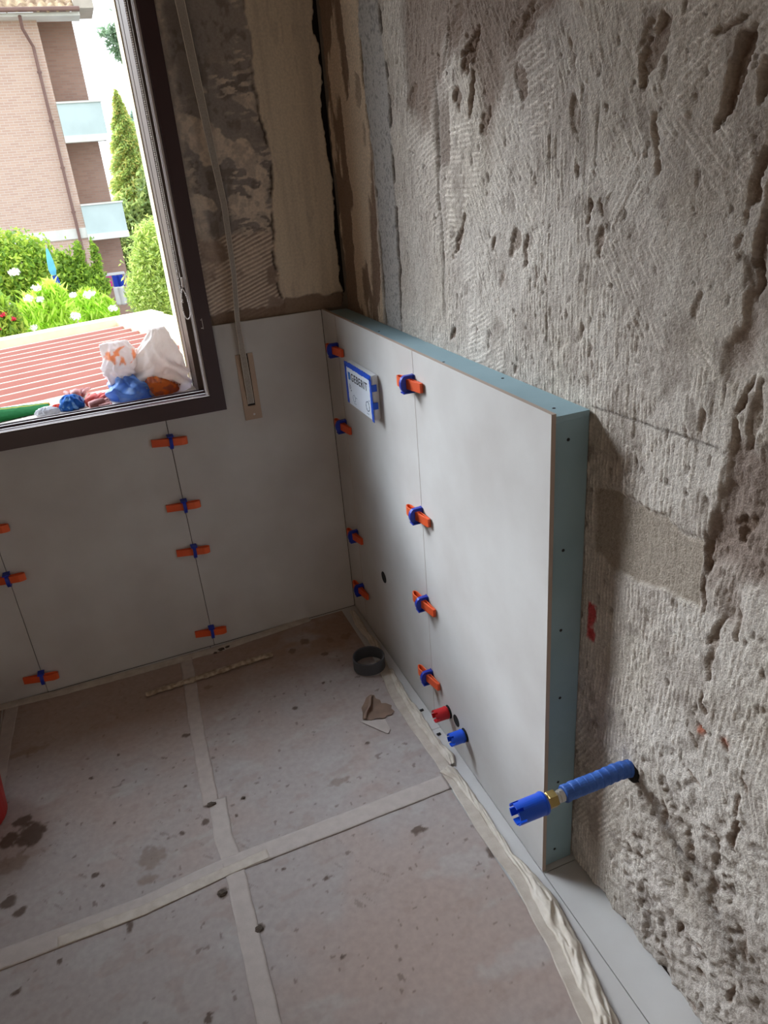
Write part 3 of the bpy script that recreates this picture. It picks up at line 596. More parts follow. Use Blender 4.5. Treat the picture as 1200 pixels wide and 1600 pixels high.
for nm,y,z,r,L_,m,lab in (('red_pipe_cap',-.880,.116,.0195,.046,M['red'],'small red test cap sticking out of the half wall near the floor'),
                        ('blue_pipe_cap',-.985,.110,.0195,.046,M['capblue'],'small blue test cap low on the half wall beside the red one')):
    t=thing(nm,lab,'pipe cap',(0,y,z))
    bm=bmesh.new(); cap(bm,r,L_,-.004); obj('cap_body',bm,m,t)
    bm=bmesh.new(); lathe(bm,[(r*1.08,0),(r*1.08,-.0015),(r*.9,-.004)],28,'x'); obj('collar',bm,M['black'],t)
# wrapped pipe coming out of the raw wall
t=thing('wrapped_water_pipe','blue wrapped water pipe with blue cap sticking out of the rough wall','pipe',(D,-1.57,.46))
bm=bmesh.new(); pts=[];rad=[]
for k in range(90):
    u=k/89; x=.022-u*.187; z=-.006+.017*math.sin(min(u*2.4,1)*PI/2)-.006*u; pts.append((x,.001*math.sin(u*9),z)); rad.append(.0172+.0011*((u*11)%1)+.0004*math.sin(u*60))
tube(bm,pts,rad,24); obj('wrapping',bm,M['wrap'],t,smooth=False)
bm=bmesh.new(); lathe(bm,[(.010,-.157),(.010,-.166),(.013,-.167),(.013,-.176),(.0115,-.177),(.0115,-.184),(.0095,-.185),(.0095,-.190)],24,'x',(0,0,.005)); obj('nipple',bm,M['steel'],t)
bm=bmesh.new(); lathe(bm,[(.0165,-.184),(.018,-.186),(.018,-.202),(.0165,-.204)],6,'x',(0,0,.005)); lathe(bm,[(.0155,-.202),(.0155,-.209)],20,'x',(0,0,.005)); obj('brass_nut',bm,M['brass'],t)
bm=bmesh.new(); cap(bm,.0225,.070,-.207); bmesh.ops.translate(bm,verts=bm.verts,vec=(0,0,.004)); obj('cap_body',bm,M['capblue'],t)
bm=bmesh.new(); lathe(bm,[(.026,.0),(.024,-.006),(.018,-.010)],24,'x',(0.004,0,-.006)); obj('sleeve_hole',bm,M['black'],t)
# ================================================================== STRAP, PLATE, CHAIN
t=thing('shutter_strap_winder','beige metal strap winder plate set in the tiles right of the window','strap winder',(0,-.0005,0))
bm=bmesh.new(); x0,x1,z0,z1=-.319,-.259,.862,1.092; sx0,sx1,sz0=-.3035,-.277,.912
prism(bm,[(x0,z0),(x1,z0),(x1,z1),(sx1,z1),(sx1,sz0),(sx0,sz0),(sx0,z1),(x0,z1)],1,-.0035,0)
bmesh.ops.bevel(bm,geom=[e for e in bm.edges if all(abs(v.co.y+.0035)<1e-5 for v in e.verts)],offset=.001,segments=2,affect='EDGES'); obj('face_plate',bm,M['plate'],t)
box('strap_slot',sx0-.0005,sx1+.0005,-.0006,0,sz0-.0005,z1,M['black'],t)
bm=bmesh.new(); lathe(bm,[(.0038,-.0035),(.0038,-.0046),(.0026,-.005),(0,-.005)],16,'y',(-.286,0,.880)); obj('screw',bm,M['bright_edge'],t)
t=thing('shutter_strap','long grey woven roller shutter strap hanging right of the window frame','strap',(-.30,-.02,.93))
P=[(2.7,-.327,.0135,-.045,-.2),(2.083,-.3125,.0130,-.035,-.1),(1.85,-.299,.0120,-.032,0),(1.556,-.279,.0095,-.028,.3),(1.35,-.283,.0085,-.026,.45),(1.208,-.2955,.0085,-.024,.45),(1.10,-.294,.0105,-.018,.2),(1.0,-.2925,.0112,-.012,0),(.931,-.2912,.0112,-.007,0),(.918,-.2912,.0112,-.001,0)]
zz=np.linspace(2.7,.918,90); P=sorted(P); f=lambda k:np.interp(zz,[p[0] for p in P],[p[k] for p in P]); cx,hw_,yy,tw=f(1),f(2),f(3),f(4)
bm=bmesh.new(); be=bmesh.new()
def strip(bm,a,b,th):
    prev=None
    for i in range(len(zz)):
        ring=[]
        for s,o in ((a,-th),(b,-th),(b,th),(a,th)):
            w=hw_[i]/math.cos(tw[i]); ring.append(bm.verts.new((cx[i]+s*w*math.cos(tw[i])+.30,yy[i]+s*w*math.sin(tw[i])+o+.02,zz[i]-.93)))
        if prev:
            for k in range(4): bm.faces.new((prev[k],prev[(k+1)%4],ring[(k+1)%4],ring[k]))
        else: bm.faces.new(ring)
        prev=ring
    bm.faces.new(prev[::-1]); bmesh.ops.recalc_face_normals(bm,faces=bm.faces[:])
strip(bm,-.88,.88,.0009); strip(be,-1,-.88,.0013); strip(be,.88,1,.0013)
obj('webbing',bm,M['strap'],t); obj('selvedge',be,M['strap_edge'],t)
t=thing('ball_chain','thin pale ball chain looped against the window frame','chain',(-.447,.0,1.23))
bm=bmesh.new(); path=[]
def bead(x,y,z,r=.0021):
    bmesh.ops.create_icosphere(bm,subdivisions=1,radius=r,matrix=Matrix.Translation((x+.447,y,z-1.23)))
for k in range(150): bead(-.456+.002*math.sin(k*.02),-.010,2.12-k*.0056,.0026)
z=1.335
for k in range(46):
    a=k/45; ang=2*PI*a
    lx=-.4485-.0135*math.sin(ang)*(.35+.65*math.sin(PI*a)); lz=1.2785+.047*math.cos(ang); bead(lx,-.008,lz,.0022)
obj('beads',bm,M['steelbead'],t,smooth=True)
bm=bmesh.new(); tube(bm,[(.0,-.008,.108),(.002,-.008,.10),(.002,-.008,.13)],.0035,8); tube(bm,[(-.002,-.012,.99),(-.002,-.009,.13)],.0009,6); obj('cord_joiner',bm,M['steelbead'],t)
# ================================================================== FLOOR COVER
def floor_sheet(x0,x1,y0,y1,label):
    st=.004
    xs=np.arange(x0,x1,st); ys=np.arange(y0,y1,st); X,Y=np.meshgrid(xs,ys,indexing='ij')
    jx=X+(fbm(X*60,Y*60,3,101)-.5)*.012; jy=Y+(fbm(X*60+8,Y*60,3,102)-.5)*.012
    col=np.zeros(X.shape+(3,),dtype=np.float32)+cc(168,151,143)
    col=mixc(col,cc(168,158,154),ss(.35,.65,fbm(X*3,Y*3,4,103)))
    col=mixc(col,cc(172,152,143),ss(.5,.7,fbm(X*4+5,Y*3,3,104))*.55)
    col=mixc(col,cc(176,170,166),ss(.55,.72,fbm(X*9,Y*14,4,105))*.5)
    col=mixc(col,cc(156,136,126),ss(.60,.72,fbm(X*20,Y*30,4,106))*.35)
    h=(fbm(X*3,Y*3,3,107)-.5)*.003+(fbm(X*14,Y*14,2,108)-.5)*.0012
    # specks
    sp=ss(.83,.86,fbm(X*60,Y*60,2,109)+.06*(fbm(X*4,Y*4,2,112)-.5)); col=mixc(col,cc(104,88,80),sp*.6)
    sc=ss(.74,.79,fbm(X*90+Y*60,Y*22-X*10,3,110))*ss(.5,.65,fbm(X*3,Y*3,2,111)); col=mixc(col,cc(120,106,98),sc*.5)
    for i,(a,b,rx,ry) in enumerate(STAINS):
        if a<x0-.1 or a>x1+.1 or b<y0-.1 or b>y1+.1: continue
        s=np.exp(-.5*0)*ss(1.25,.8,np.hypot((jx-a)/max(rx*(.85 if i>2 else 1.0),.005),(jy-b)/max(ry*(.85 if i>2 else 1.0),.005))+(fbm(X*80,Y*80,2,120+i)-.5)*.9)
        big=max(rx,ry)>.026
        cdk=cc(92,76,66) if not (big and i in (3,4,5,22,31,33,34)) else cc(130,112,100)
        col=mixc(col,cdk,s*(.9 if not big or i<3 else .6)); h+=s*(.0018 if not big else .0004)
    wd=ss(1.0,.4,np.hypot((X+.20)/.36,(Y+.13)/.20)+(fbm(X*12,Y*12,3,141)-.5)*.6); col=mixc(col,cc(150,118,96),wd*.75*ss(.2,.5,fbm(X*10,Y*14,3,140)))
    wd=ss(1.0,.5,np.hypot((X+.9)/.9,(Y+.05)/.45)); col=mixc(col,cc(156,130,114),wd*.6)  # floor shade below the window painted in as browner board
    # torn-off top ply by the ring
    V=np.stack([X,Y,.0016+h*.6],-1).reshape(-1,3)
    o=pobj('floor_protection_board',V,gridfaces(len(xs),len(ys)),mat_attr('pinkish_floor_board',rough=.8,bump=.25,bscale=120,var=.07,vscale=60),cols=col.reshape(-1,3),smooth=True)
    return tag(o,label,'floor covering',None)
floor_sheet(-1.338,-.718,-1.038,-.028,'pinkish protective board on the floor below the window, left of the centre tape')
floor_sheet(-.716,-.062,-1.038,-.015,'pinkish protective board on the floor in the corner under the grey ring')
floor_sheet(-1.338,-.718,-2.05,-1.04,'stained protective board at the bottom left of the floor')
floor_sheet(-.716,-.085,-2.05,-1.04,'clean protective board at the bottom beside the crumpled edge tape')
floor_sheet(-2.0,-1.34,-2.05,-.03,'protective board left of the edge tape beneath the red bucket')
def tape(path,w,label,z=.0046,name='masking_tape',seed=0,wrinkle=.00035,cat='tape',m_=None):
    pts=[Vector((p[0],p[1],0)) for p in path]; L_=[0]
    for a,b in zip(pts,pts[1:]): L_.append(L_[-1]+(b-a).length)
    n=int(L_[-1]/.008)+2; m=9; vs=[]
    for i in range(n):
        s=L_[-1]*i/(n-1); x=np.interp(s,L_,[p.x for p in pts]); y=np.interp(s,L_,[p.y for p in pts]); e=min(s+.01,L_[-1]); b=max(s-.01,0)
        dx=np.interp(e,L_,[p.x for p in pts])-np.interp(b,L_,[p.x for p in pts]); dy=np.interp(e,L_,[p.y for p in pts])-np.interp(b,L_,[p.y for p in pts]); q=math.hypot(dx,dy); nx,ny=-dy/q,dx/q
        for j in range(m):
            t_=(j/(m-1)-.5)*w*(1+.012*math.sin(s*31+seed)); vs.append((x+nx*t_+.0008*math.sin(s*60+seed),y+ny*t_,z))
    V=np.array(vs,dtype=np.float32); V[:,2]+=((fbm(V[:,0]*50,V[:,1]*50,3,seed)-.5)*2*wrinkle)+(fbm(V[:,0]*3,V[:,1]*3,3,107)-.5)*.0018+((fbm(V[:,0]*14,V[:,1]*14,2,108)-.5)*.0007)-.0019
    o=pobj(name,V,gridfaces(n,m),m_ or M['tape'],smooth=True)
    md=o.modifiers.new('thickness','SOLIDIFY'); md.thickness=.0003; md.offset=1
    return tag(o,label,cat)
tape([(-.697,-.02),(-.72,-.42),(-.731,-.75),(-.734,-.80)],.046,'pale tape strip running from the window wall to the middle of the floor',seed=1,m_=M['tapedim'])
tape([(-.712,-.79),(-.722,-.93),(-.714,-1.045),(-.722,-1.4),(-.72,-2.05)],.050,'pale tape strip running from the tape crossing to the bottom edge',z=.0049,seed=2)
tape([(-2.0,-1.06),(-1.28,-1.053),(-.95,-1.055),(-.735,-1.032),(-.40,-1.03),(-.085,-1.026)],.058,'long pale tape strip crossing the floor from left to the half wall',z=.0051,seed=3)
tape([(-1.15,-1.066),(-.95,-1.068),(-.735,-1.047),(-.62,-1.04)],.030,'short whiter tape strip doubled over the long floor tape',z=.0056,seed=4,m_=M['tapepale'])
tape([(-1.31,-.025),(-1.325,-.3),(-1.34,-.7),(-1.345,-1.02)],.045,'dim tape strip on the floor at the left beside the red bucket',seed=5,m_=M['tapedim'])
tape([(-2.0,-.02),(-1.35,-.018),(-1.136,-.034),(-.728,-.042),(-.559,-.042),(-.40,-.028),(-.20,-.012)],.040,'dingy tape strip along the foot of the window wall',z=.0054,seed=6,wrinkle=.0012,m_=M['tapepale'])
tape([(-.046,-.40),(-.073,-.62),(-.073,-.75),(-.066,-.935),(-.066,-1.06),(-.072,-1.229),(-.064,-1.397),(-.076,-1.496),(-.082,-1.581),(-.100,-1.68),(-.118,-1.80),(-.125,-2.05)],.036,'smooth pale edge tape running along the foot of the half wall',z=.0058,seed=7,m_=M['tapepale'])
# crumpled film edge standing up along the tape
def ruffle(path,w,hgt,label,seed,name='crumpled_tape'):
    pts=path; L_=[0]
    for a,b in zip(pts,pts[1:]): L_.append(L_[-1]+math.hypot(b[0]-a[0],b[1]-a[1]))
    n=int(L_[-1]/.0035)+2; m=19
    S=np.linspace(0,L_[-1],n); xs=np.interp(S,L_,[p[0] for p in pts]); ys=np.interp(S,L_,[p[1] for p in pts]); wv=np.interp(S,L_,[p[2] for p in pts])
    tt=np.linspace(-.5,.5,m); SS,TT=np.meshgrid(S,tt,indexing='ij')
    W=w*wv[:,None]*(1+.35*(fbm(SS*18,TT*0,3,seed)-.5)*2)
    X=xs[:,None]+TT*W+(fbm(SS*25,TT*2,3,seed+1)-.5)*.008; Y=ys[:,None]+(fbm(SS*20,TT*6,2,seed+2)-.5)*.008
    rid=1-np.abs(2*vn(SS*22+TT*2.2,TT*5+SS*3,seed+3)-1); rid2=1-np.abs(2*vn(SS*60-TT*2,TT*8,seed+4)-1)
    Z=.0042+hgt*wv[:,None]*(np.cos(TT*PI)**.7)*(.15+.85*rid**2)*.8+.0022*rid2*(np.cos(TT*PI)**.5)
    V=np.stack([X,Y,Z],-1).reshape(-1,3); o=pobj(name,V,gridfaces(n,m),M['film'],smooth=True); md=o.modifiers.new('thickness','SOLIDIFY'); md.thickness=.0005; md.offset=1
    return tag(o,label,'crumpled tape')
ruffle([(-.028,-.045,.7),(-.036,-.18,1.1),(-.026,-.30,1.1),(-.032,-.36,.8)],.030,.010,'short crumpled tape between the room corner and the grey ring',201)
ruffle([(-.033,-.47,.6),(-.046,-.60,1),(-.048,-.75,1),(-.044,-.87,1.2),(-.034,-.94,1.3),(-.04,-.975,.6)],.026,.010,'crumpled lifted tape edge between the grey ring and the tape crossing',210)
ruffle([(-.066,-.985,1.2),(-.052,-1.03,.9),(-.046,-1.126,.5),(-.048,-1.319,.6),(-.038,-1.40,.9),(-.040,-1.48,1.4),(-.050,-1.58,1.3),(-.066,-1.68,1.2),(-.085,-1.78,1.5),(-.10,-1.9,1.5),(-.10,-2.05,1.5)],.034,.013,'long crumpled cream tape from the tape crossing past the half wall end',220)
# ================================================================== SMALL THINGS ON THE FLOOR
bm=bmesh.new(); lathe(bm,[(.0575,.0),(.0575,.044),(.0565,.046),(.0535,.046),(.0525,.044),(.0525,.0)],48,'z',(0,0,0),closed=True)
rg=obj('pipe_ring',bm,M['grey_pipe'],smooth=False); rg.location=(-.094,-.418,.0065); tag(rg,'grey plastic pipe ring standing on the floor near the corner','pipe ring')
bm=bmesh.new(); n=40
tp_=[(-.214,-.668),(-.203,-.640),(-.198,-.615),(-.178,-.592),(-.166,-.574),(-.148,-.566),(-.136,-.574),(-.138,-.592),(-.128,-.606),(-.130,-.624),(-.116,-.630),(-.103,-.650),(-.110,-.662),(-.106,-.680),(-.122,-.692),(-.134,-.687),(-.148,-.696),(-.172,-.684),(-.190,-.686)]
prism(bm,tp_,2,.0045,.0055); tc_=tag(obj('torn_card',bm,M['card']),'torn brown card scrap lying on the floor below the half wall','card scrap')
tc_['category']='card scrap'
bm=bmesh.new(); rows=[]
for i in range(13):
    r=[]
    for j in range(6):
        u,v=i/12,j/5; x=-.210+u*.062+v*.006; y=-.668+u*.096+.006*math.sin(u*9)-v*.010; z=.0062+.012*v*(.3+.7*math.sin(u*PI))+.0015*math.sin(u*17)*v
        r.append(bm.verts.new((x,y,z)))
    rows.append(r)
for i in range(12):
    for j in range(5): bm.faces.new((rows[i][j],rows[i+1][j],rows[i+1][j+1],rows[i][j+1]))
o=obj('lifted_flap',bm,M['card'],tc_,smooth=True); md=o.modifiers.new('t','SOLIDIFY'); md.thickness=.001
bm=bmesh.new(); prism(bm,[(-.226,-.672),(-.17,-.694),(-.148,-.70),(-.150,-.752),(-.165,-.768)],2,.0045,.0052); tag(obj('paper_scrap',bm,M['tape']),'flat pale triangular paper scrap beside the torn brown card','paper scrap')
# stick with dried mortar
def stick():
    n,m=90,10; A=np.array((-.860,-.206)); B=np.array((-.396,-.186)); V=[]
    for i in range(n):
        t_=i/(n-1); c=A+(B-A)*t_
        for j in range(m):
            a=2*PI*j/m; q=(abs(math.cos(a))**.6)*np.sign(math.cos(a))*.0105; r=(abs(math.sin(a))**.6)*np.sign(math.sin(a))*.0065
            k=1+.55*(float(vn(np.array(t_*30.),np.array(j*.7+3),301))-.5)
            V.append((c[0],c[1]+q*k,.0125+r*k))
    F=[(i*m+j,i*m+(j+1)%m,(i+1)*m+(j+1)%m,(i+1)*m+j) for i in range(n-1) for j in range(m)]
    return pobj('wooden_batten',V,F,M['wood'])
tag(stick(),'thin crusty wooden batten lying on the floor parallel to the window wall','batten')
def blob(name,x,y,rx,ry,rz,m,label,seed,group=None,z=.0030):
    bm=bmesh.new(); bmesh.ops.create_icosphere(bm,subdivisions=3,radius=1)
    for v in bm.verts:
        p=v.co.copy(); k=1+.55*(float(vn(np.array(p.x*2.3+5),np.array(p.y*2.3+p.z*1.7),seed))-.5)+.3*(float(vn(np.array(p.x*6+5),np.array(p.y*6+p.z*3),seed+1))-.5)
        v.co=Vector((p.x*rx*k,p.y*ry*k,max(p.z,-.15)*rz*k))
    o=obj(name,bm,m,smooth=False); o.location=(x,y,z+rz*.14); return tag(o,label,'mortar lump',group)
for i,(x,y,r,lb) in enumerate(((-.565,-.050,.012,'dried mortar lump at the foot of the window wall joint, left one'),(-.540,-.045,.009,'dried mortar lump at the foot of the window wall joint, right one'),(-.590,-.062,.007,'tiny mortar lump just left of the window wall joint foot'),
    (-.733,-.802,.012,'dark mortar lump on the upper end of the centre tape'),(-.757,-1.107,.013,'dark mortar lump just below the tape crossing'),(-.643,-.82,.006,'round dark mortar drop right of the centre tape'),
    (-.070,-1.003,.009,'dark mortar lump where the cross tape meets the edge tape'),(-.693,-1.242,.010,'round dark mortar drop on the lower centre tape'))):
    blob('mortar_lump',x,y,r,r*.8,r*.35,M['crumb'],lb,400+i)
for i,(x,y,lb) in enumerate(((-.012,-.712,'small black spacer stub at the half wall foot, farther of two'),(-.010,-.838,'small black spacer stub at the half wall foot, nearer of two'))):
    o=box('spacer_stub',-.0065,.0065,-.0045,.0045,0,.0035,M['black'],bev=.001); o.location=(x-.010,y,-.0008); tag(o,lb,'spacer')
# bucket, mostly outside the frame
t=thing('bucket','red plastic bucket with a pale pink rim cut by the left photo edge','bucket',(-1.408,-.55,.0035))
bm=bmesh.new(); lathe(bm,[(.112,0),(.116,.004),(.140,.235),(.136,.235),(.112,.008),(0,.008)],40,'z'); obj('bucket_body',bm,M['bucket'],t,smooth=False)
bm=bmesh.new(); lathe(bm,[(.1395,.215),(.149,.216),(.152,.245),(.144,.252),(.137,.250),(.137,.236)],40,'z',closed=True); obj('rim',bm,M['bucketrim'],t)
bm=bmesh.new(); tube(bm,[(.148*math.cos(a),.148*math.sin(a),.222-.05*math.sin(a/1.0)) for a in [PI*k/16 for k in range(17)]],.003,8); obj('handle',bm,M['steel'],t)
# ================================================================== THINGS ON THE OUTSIDE SILL
SZ=.9555
def lobe(levels,seed,amp=.1,n=72,cols=None,rid=.5):
    lv=sorted(levels); zs=np.linspace(lv[0][0],lv[-1][0],46); g=lambda k:np.interp(zs,[l[0] for l in lv],[l[k] for l in lv])
    cx,cy,rx,ry=g(1),g(2),g(3),g(4); V=[]
    A=np.linspace(0,2*PI,n,endpoint=False)
    TT,ZZ=np.meshgrid(A,zs,indexing='xy')
    c_,s_=np.cos(TT),np.sin(TT)
    r1=1-np.abs(2*vn(c_*1.9+ZZ*22+9,s_*1.9+ZZ*15,seed)-1); r2=1-np.abs(2*vn(c_*6-ZZ*30+20,s_*6+ZZ*34,seed+1)-1); k=1+amp*(r1-.5)*2.0+amp*.6*(r2-.5)
    X=cx[:,None]+rx[:,None]*k*c_; Y=cy[:,None]+ry[:,None]*k*s_; Z=ZZ+.006*(r2-.5)
    Z[0]=zs[0]
    V=np.stack([X,Y,Z],-1).reshape(-1,3); m=len(zs)
    F=[(i*n+j,i*n+(j+1)%n,(i+1)*n+(j+1)%n,(i+1)*n+j) for i in range(m-1) for j in range(n)]
    V=np.vstack([V,[cx[0],cy[0],zs[0]],[cx[-1],cy[-1],zs[-1]+.004]]); a,b=len(V)-2,len(V)-1
    for j in range(n): F.append((a,(j+1)%n,j,a)); F.append((b,(m-1)*n+j,(m-1)*n+(j+1)%n,b))
    F=np.array(F); return V,F
def lobobj(name,levels,colf,parent,seed,amp=.1,m=None):
    V,F=lobe(levels,seed,amp); q=F[F[:,0]!=F[:,3]]; t3=F[F[:,0]==F[:,3]][:,:3]
    bm=bmesh.new(); vs=[bm.verts.new(v) for v in V]
    for f in q.tolist(): bm.faces.new([vs[i] for i in f])
    for f in t3.tolist(): bm.faces.new([vs[i] for i in f])
    me=bpy.data.meshes.new(name); bm.to_mesh(me); bm.free(); a=me.color_attributes.new('Col','FLOAT_COLOR','POINT'); c=np.ones((len(V),4),dtype=np.float32); c[:,:3]=colf(V); a.data.foreach_set('color',c.ravel())
    me.materials.append(m or M['bag']); me.polygons.foreach_set('use_smooth',[True]*len(me.polygons)); o=bpy.data.objects.new(name,me); C.objects.link(o); o.parent=parent; return o
bagt=thing('plastic_bag','translucent white plastic bag with orange print and blue contents on the window sill','bag',(0,0,0))
def white_orange(V):
    c=np.zeros((len(V),3),dtype=np.float32)+cc(246,238,234)
    p=((V[:,0]+.672)/.045)**2+((V[:,2]-1.105)/.026)**2+(fbm(V[:,0]*50,V[:,2]*50,2,5)-.5)*1.3; k=ss(1.3,.9,p)*(V[:,1]<.28)*ss(.38,.46,vn(V[:,0]*70,V[:,2]*45,6)); c=mixc(c,cc(250,150,84),k*.9); return c
# right lobe, pear shaped and tied at the top
lobobj('bag_body',[(SZ,-.565,.245,.100,.080),(.985,-.565,.245,.104,.090),(1.03,-.562,.245,.100,.088),(1.07,-.556,.245,.080,.072),(1.11,-.545,.245,.060,.055),(1.15,-.535,.245,.038,.036),(1.175,-.533,.245,.024,.022)],
    lambda V:mixc(np.zeros((len(V),3),dtype=np.float32)+cc(246,238,232),cc(206,212,240),ss(1.0,.97,V[:,2])*.6),bagt,501,.13)
o=lobobj('bag_handle',[(SZ+.04,-.665,.250,.060,.060),(1.03,-.672,.25,.064,.062),(1.07,-.675,.25,.060,.055),(1.10,-.676,.25,.052,.042),(1.13,-.680,.25,.046,.03),(1.148,-.684,.25,.042,.016)],white_orange,bagt,507,.2)
o['label']='left lobe of the bag with orange print'
o=lobobj('blue_contents',[(SZ,-.658,.225,.072,.074),(.985,-.655,.225,.078,.080),(1.01,-.655,.225,.070,.074),(1.035,-.66,.225,.045,.05),(1.045,-.66,.225,.02,.02)],lambda V:mixc(np.zeros((len(V),3),dtype=np.float32)+cc(126,172,240),cc(170,200,240),ss(.5,.7,fbm(V[:,0]*40,V[:,2]*60,3,9))*.7),bagt,511,.22)
o['label']='crumpled blue bag showing at the lower left'
o=lobobj('orange_contents',[(SZ+.01,-.560,.185,.046,.045),(.985,-.562,.178,.052,.045),(1.01,-.57,.178,.044,.042),(1.03,-.585,.18,.024,.03),(1.036,-.59,.18,.010,.012)],lambda V:mixc(np.zeros((len(V),3),dtype=np.float32)+cc(248,150,76),cc(206,124,92),ss(.45,.6,fbm(V[:,0]*60,V[:,2]*60,3,10))),bagt,517,.22)
o['label']='crumpled orange wrapping showing at the lower right'
# rag, gloves, green bag ...
M['cloth']=mat_attr('crumpled_cloth',rough=.85,bump=.4,bscale=200,trans=.15,var=.08,vscale=80)
def flatc(*a): return lambda V:np.zeros((len(V),3),dtype=np.float32)+cc(*a)
def rag(name,lab,cat,x,y,w,d,h_,col,seed,amp=.25,rot=0):
    o=lobobj(name,[(0,0,0,w*.9,d*.9),(h_*.3,0,0,w,d),(h_*.7,0,0,w*.8,d*.8),(h_*.95,0,0,w*.4,d*.4)],col,None,seed,amp,M['cloth']); o.location=(x,y,SZ); o.rotation_euler=(0,0,rot); return tag(o,lab,cat)
rag('blue_rag','crumpled blue cloth ball on the window sill between green bag and red gloves','rag',-.868,.215,.036,.036,.046,lambda V:mixc(np.zeros((len(V),3),dtype=np.float32)+cc(44,104,186),cc(120,170,220),ss(.55,.62,fbm(V[:,0]*90,V[:,1]*90,2,3))),521,.3)
def glove(x,y,rz,col,lab,L_=.085):
    bm=bmesh.new()
    for k in range(5):
        u=(k-2)*.011; a=(k-2)*.10
        tube(bm,[(u,-.02,.010),(u*1.3,.02,.014+.003*(k%2)),(u*1.9+.004*math.sin(k),L_*.75,.012),(u*2.1,L_,.008)],[.0075,.0078,.0062,.004],8)
    tube(bm,[(0,-.045,.012),(0,-.02,.014),(0,.005,.014)],[.017,.019,.018],12)
    o=obj('work_glove',bm,col,smooth=True); o.location=(x,y,SZ+.001); o.rotation_euler=(0,0,rz); return tag(o,lab,'glove')
M['glovered']=mat('red_glove',srgb(226,96,84),srgb(206,74,66),scale=40,rough=.7,bump=.4); M['glovemauve']=mat('mauve_glove',srgb(178,120,116),srgb(156,100,98),scale=40,rough=.7,bump=.4)
glove(-.792,.235,-.35,M['glovered'],'bright red folded glove on the window sill beside the blue rag')
glove(-.850,.352,-.05,M['glovemauve'],'dull mauve glove behind the bright red glove',.075)
glove(-.765,.150,-1.35,M['glovemauve'],'dull red glove lying in front of the white bag',.02)
rag('crumpled_tissue','crumpled white tissue on the window sill left of the blue rag','tissue',-.945,.185,.034,.022,.026,flatc(230,232,240),541,.25)
rag('red_scrap','small red wrapper between white tissue and blue rag','wrapper',-.912,.215,.026,.016,.020,flatc(226,70,52),547,.2)
def green_bag():
    n,m=60,24; U,V_=np.meshgrid(np.linspace(0,1,n),np.linspace(0,1,m),indexing='ij')
    X=-1.24+U*.30; Yc=.235+.03*U; wd=.085*(1-.55*U); Yy=Yc+(V_-.5)*2*wd; Z=SZ+.004+.040*np.sin(V_*PI)**.7*(1-.6*U)+.006*(fbm(U*14,V_*3,3,551)-.5)*np.sin(V_*PI)
    col=np.zeros(U.shape+(3,),dtype=np.float32)+cc(34,122,62); k=ss(.03,.01,np.abs(V_-.42)); col=mixc(col,cc(226,190,60),k*.9); k=ss(.9,.97,U)*ss(.4,.6,V_); col=mixc(col,cc(214,160,50),k)
    o=pobj('green_packet',np.stack([X,Yy,Z],-1).reshape(-1,3),gridfaces(n,m),M['cloth'],cols=col.reshape(-1,3),smooth=True); md=o.modifiers.new('t','SOLIDIFY'); md.thickness=.004; md.offset=-1; return o
tag(green_bag(),'flat green packet with yellow stripe at the left end of the window sill','packet')
# ================================================================== OUTSIDE
M['awning']=mat('red_metal_roof',srgb(182,124,110),srgb(174,116,102),scale=2,rough=.6)
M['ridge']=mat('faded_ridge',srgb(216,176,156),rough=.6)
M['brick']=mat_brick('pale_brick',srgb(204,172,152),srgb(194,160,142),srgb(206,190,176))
M['brick_shade']=mat_brick('shaded_brick',srgb(172,140,124),srgb(160,128,114),srgb(160,142,130))  # same brick with the shade of the recess put into its colour
M['render']=mat('white_band',srgb(226,224,214),srgb(216,212,200),scale=2)
M['balc']=mat('pale_balcony_panel',srgb(196,210,206),srgb(186,200,196),scale=1.5)
M['eave']=mat('beige_eave',srgb(196,184,168),rough=.9)
M['pipe']=mat('brown_downpipe',srgb(128,96,86),rough=.6)
M['rooftile']=mat('ochre_roof_tiles',srgb(186,162,126),srgb(128,100,76),scale=5,rough=.9)
M['ground']=mat('grey_yard',srgb(150,150,150),srgb(130,130,132),scale=.8,rough=.95)
M['leaf']=mat_attr('leaves',rough=.55,bump=0,trans=.5,var=.12,vscale=3)
M['bark']=mat('bark',srgb(92,76,62),srgb(70,58,48),scale=20,rough=.95)
GZ=-2.9
tag(box('ground',-40,40,3.0,90,GZ-.2,GZ,M['ground']),kind='structure')
# lower red roof with cream parapet
rt=thing('low_roof','low red ribbed metal roof with cream parapet just outside the window','roof',(0.1,6.9,-.2),(0,0,math.radians(17)))
bm=bmesh.new(); bx(bm,-7.5,.02,-2.9,2.0,-.06,-.0); obj('roof_sheet',bm,M['awning'],rt)
bm=bmesh.new()
for k in range(17):
    y=-2.8+k*.285; prism(bm,[(y-.045,0),(y-.022,.055),(y+.022,.055),(y+.045,0)],0,-7.5,.02)
obj('rib',bm,M['awning'],rt)['kind']='stuff'
bm=bmesh.new()
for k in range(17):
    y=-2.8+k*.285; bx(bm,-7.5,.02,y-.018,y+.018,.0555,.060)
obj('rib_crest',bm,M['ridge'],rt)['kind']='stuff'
bm=bmesh.new(); bx(bm,-7.5,.75,2.0,2.45,-.4,.10); bx(bm,.03,.75,-3.3,2.0,-.4,.08); bx(bm,-7.5,.03,2.0,2.1,.10,.13); obj('parapet',bm,M['cream'],rt)
box('walling',-7.4,.7,-2.9,2.3,GZ+.2,-.07,M['cream'],rt)
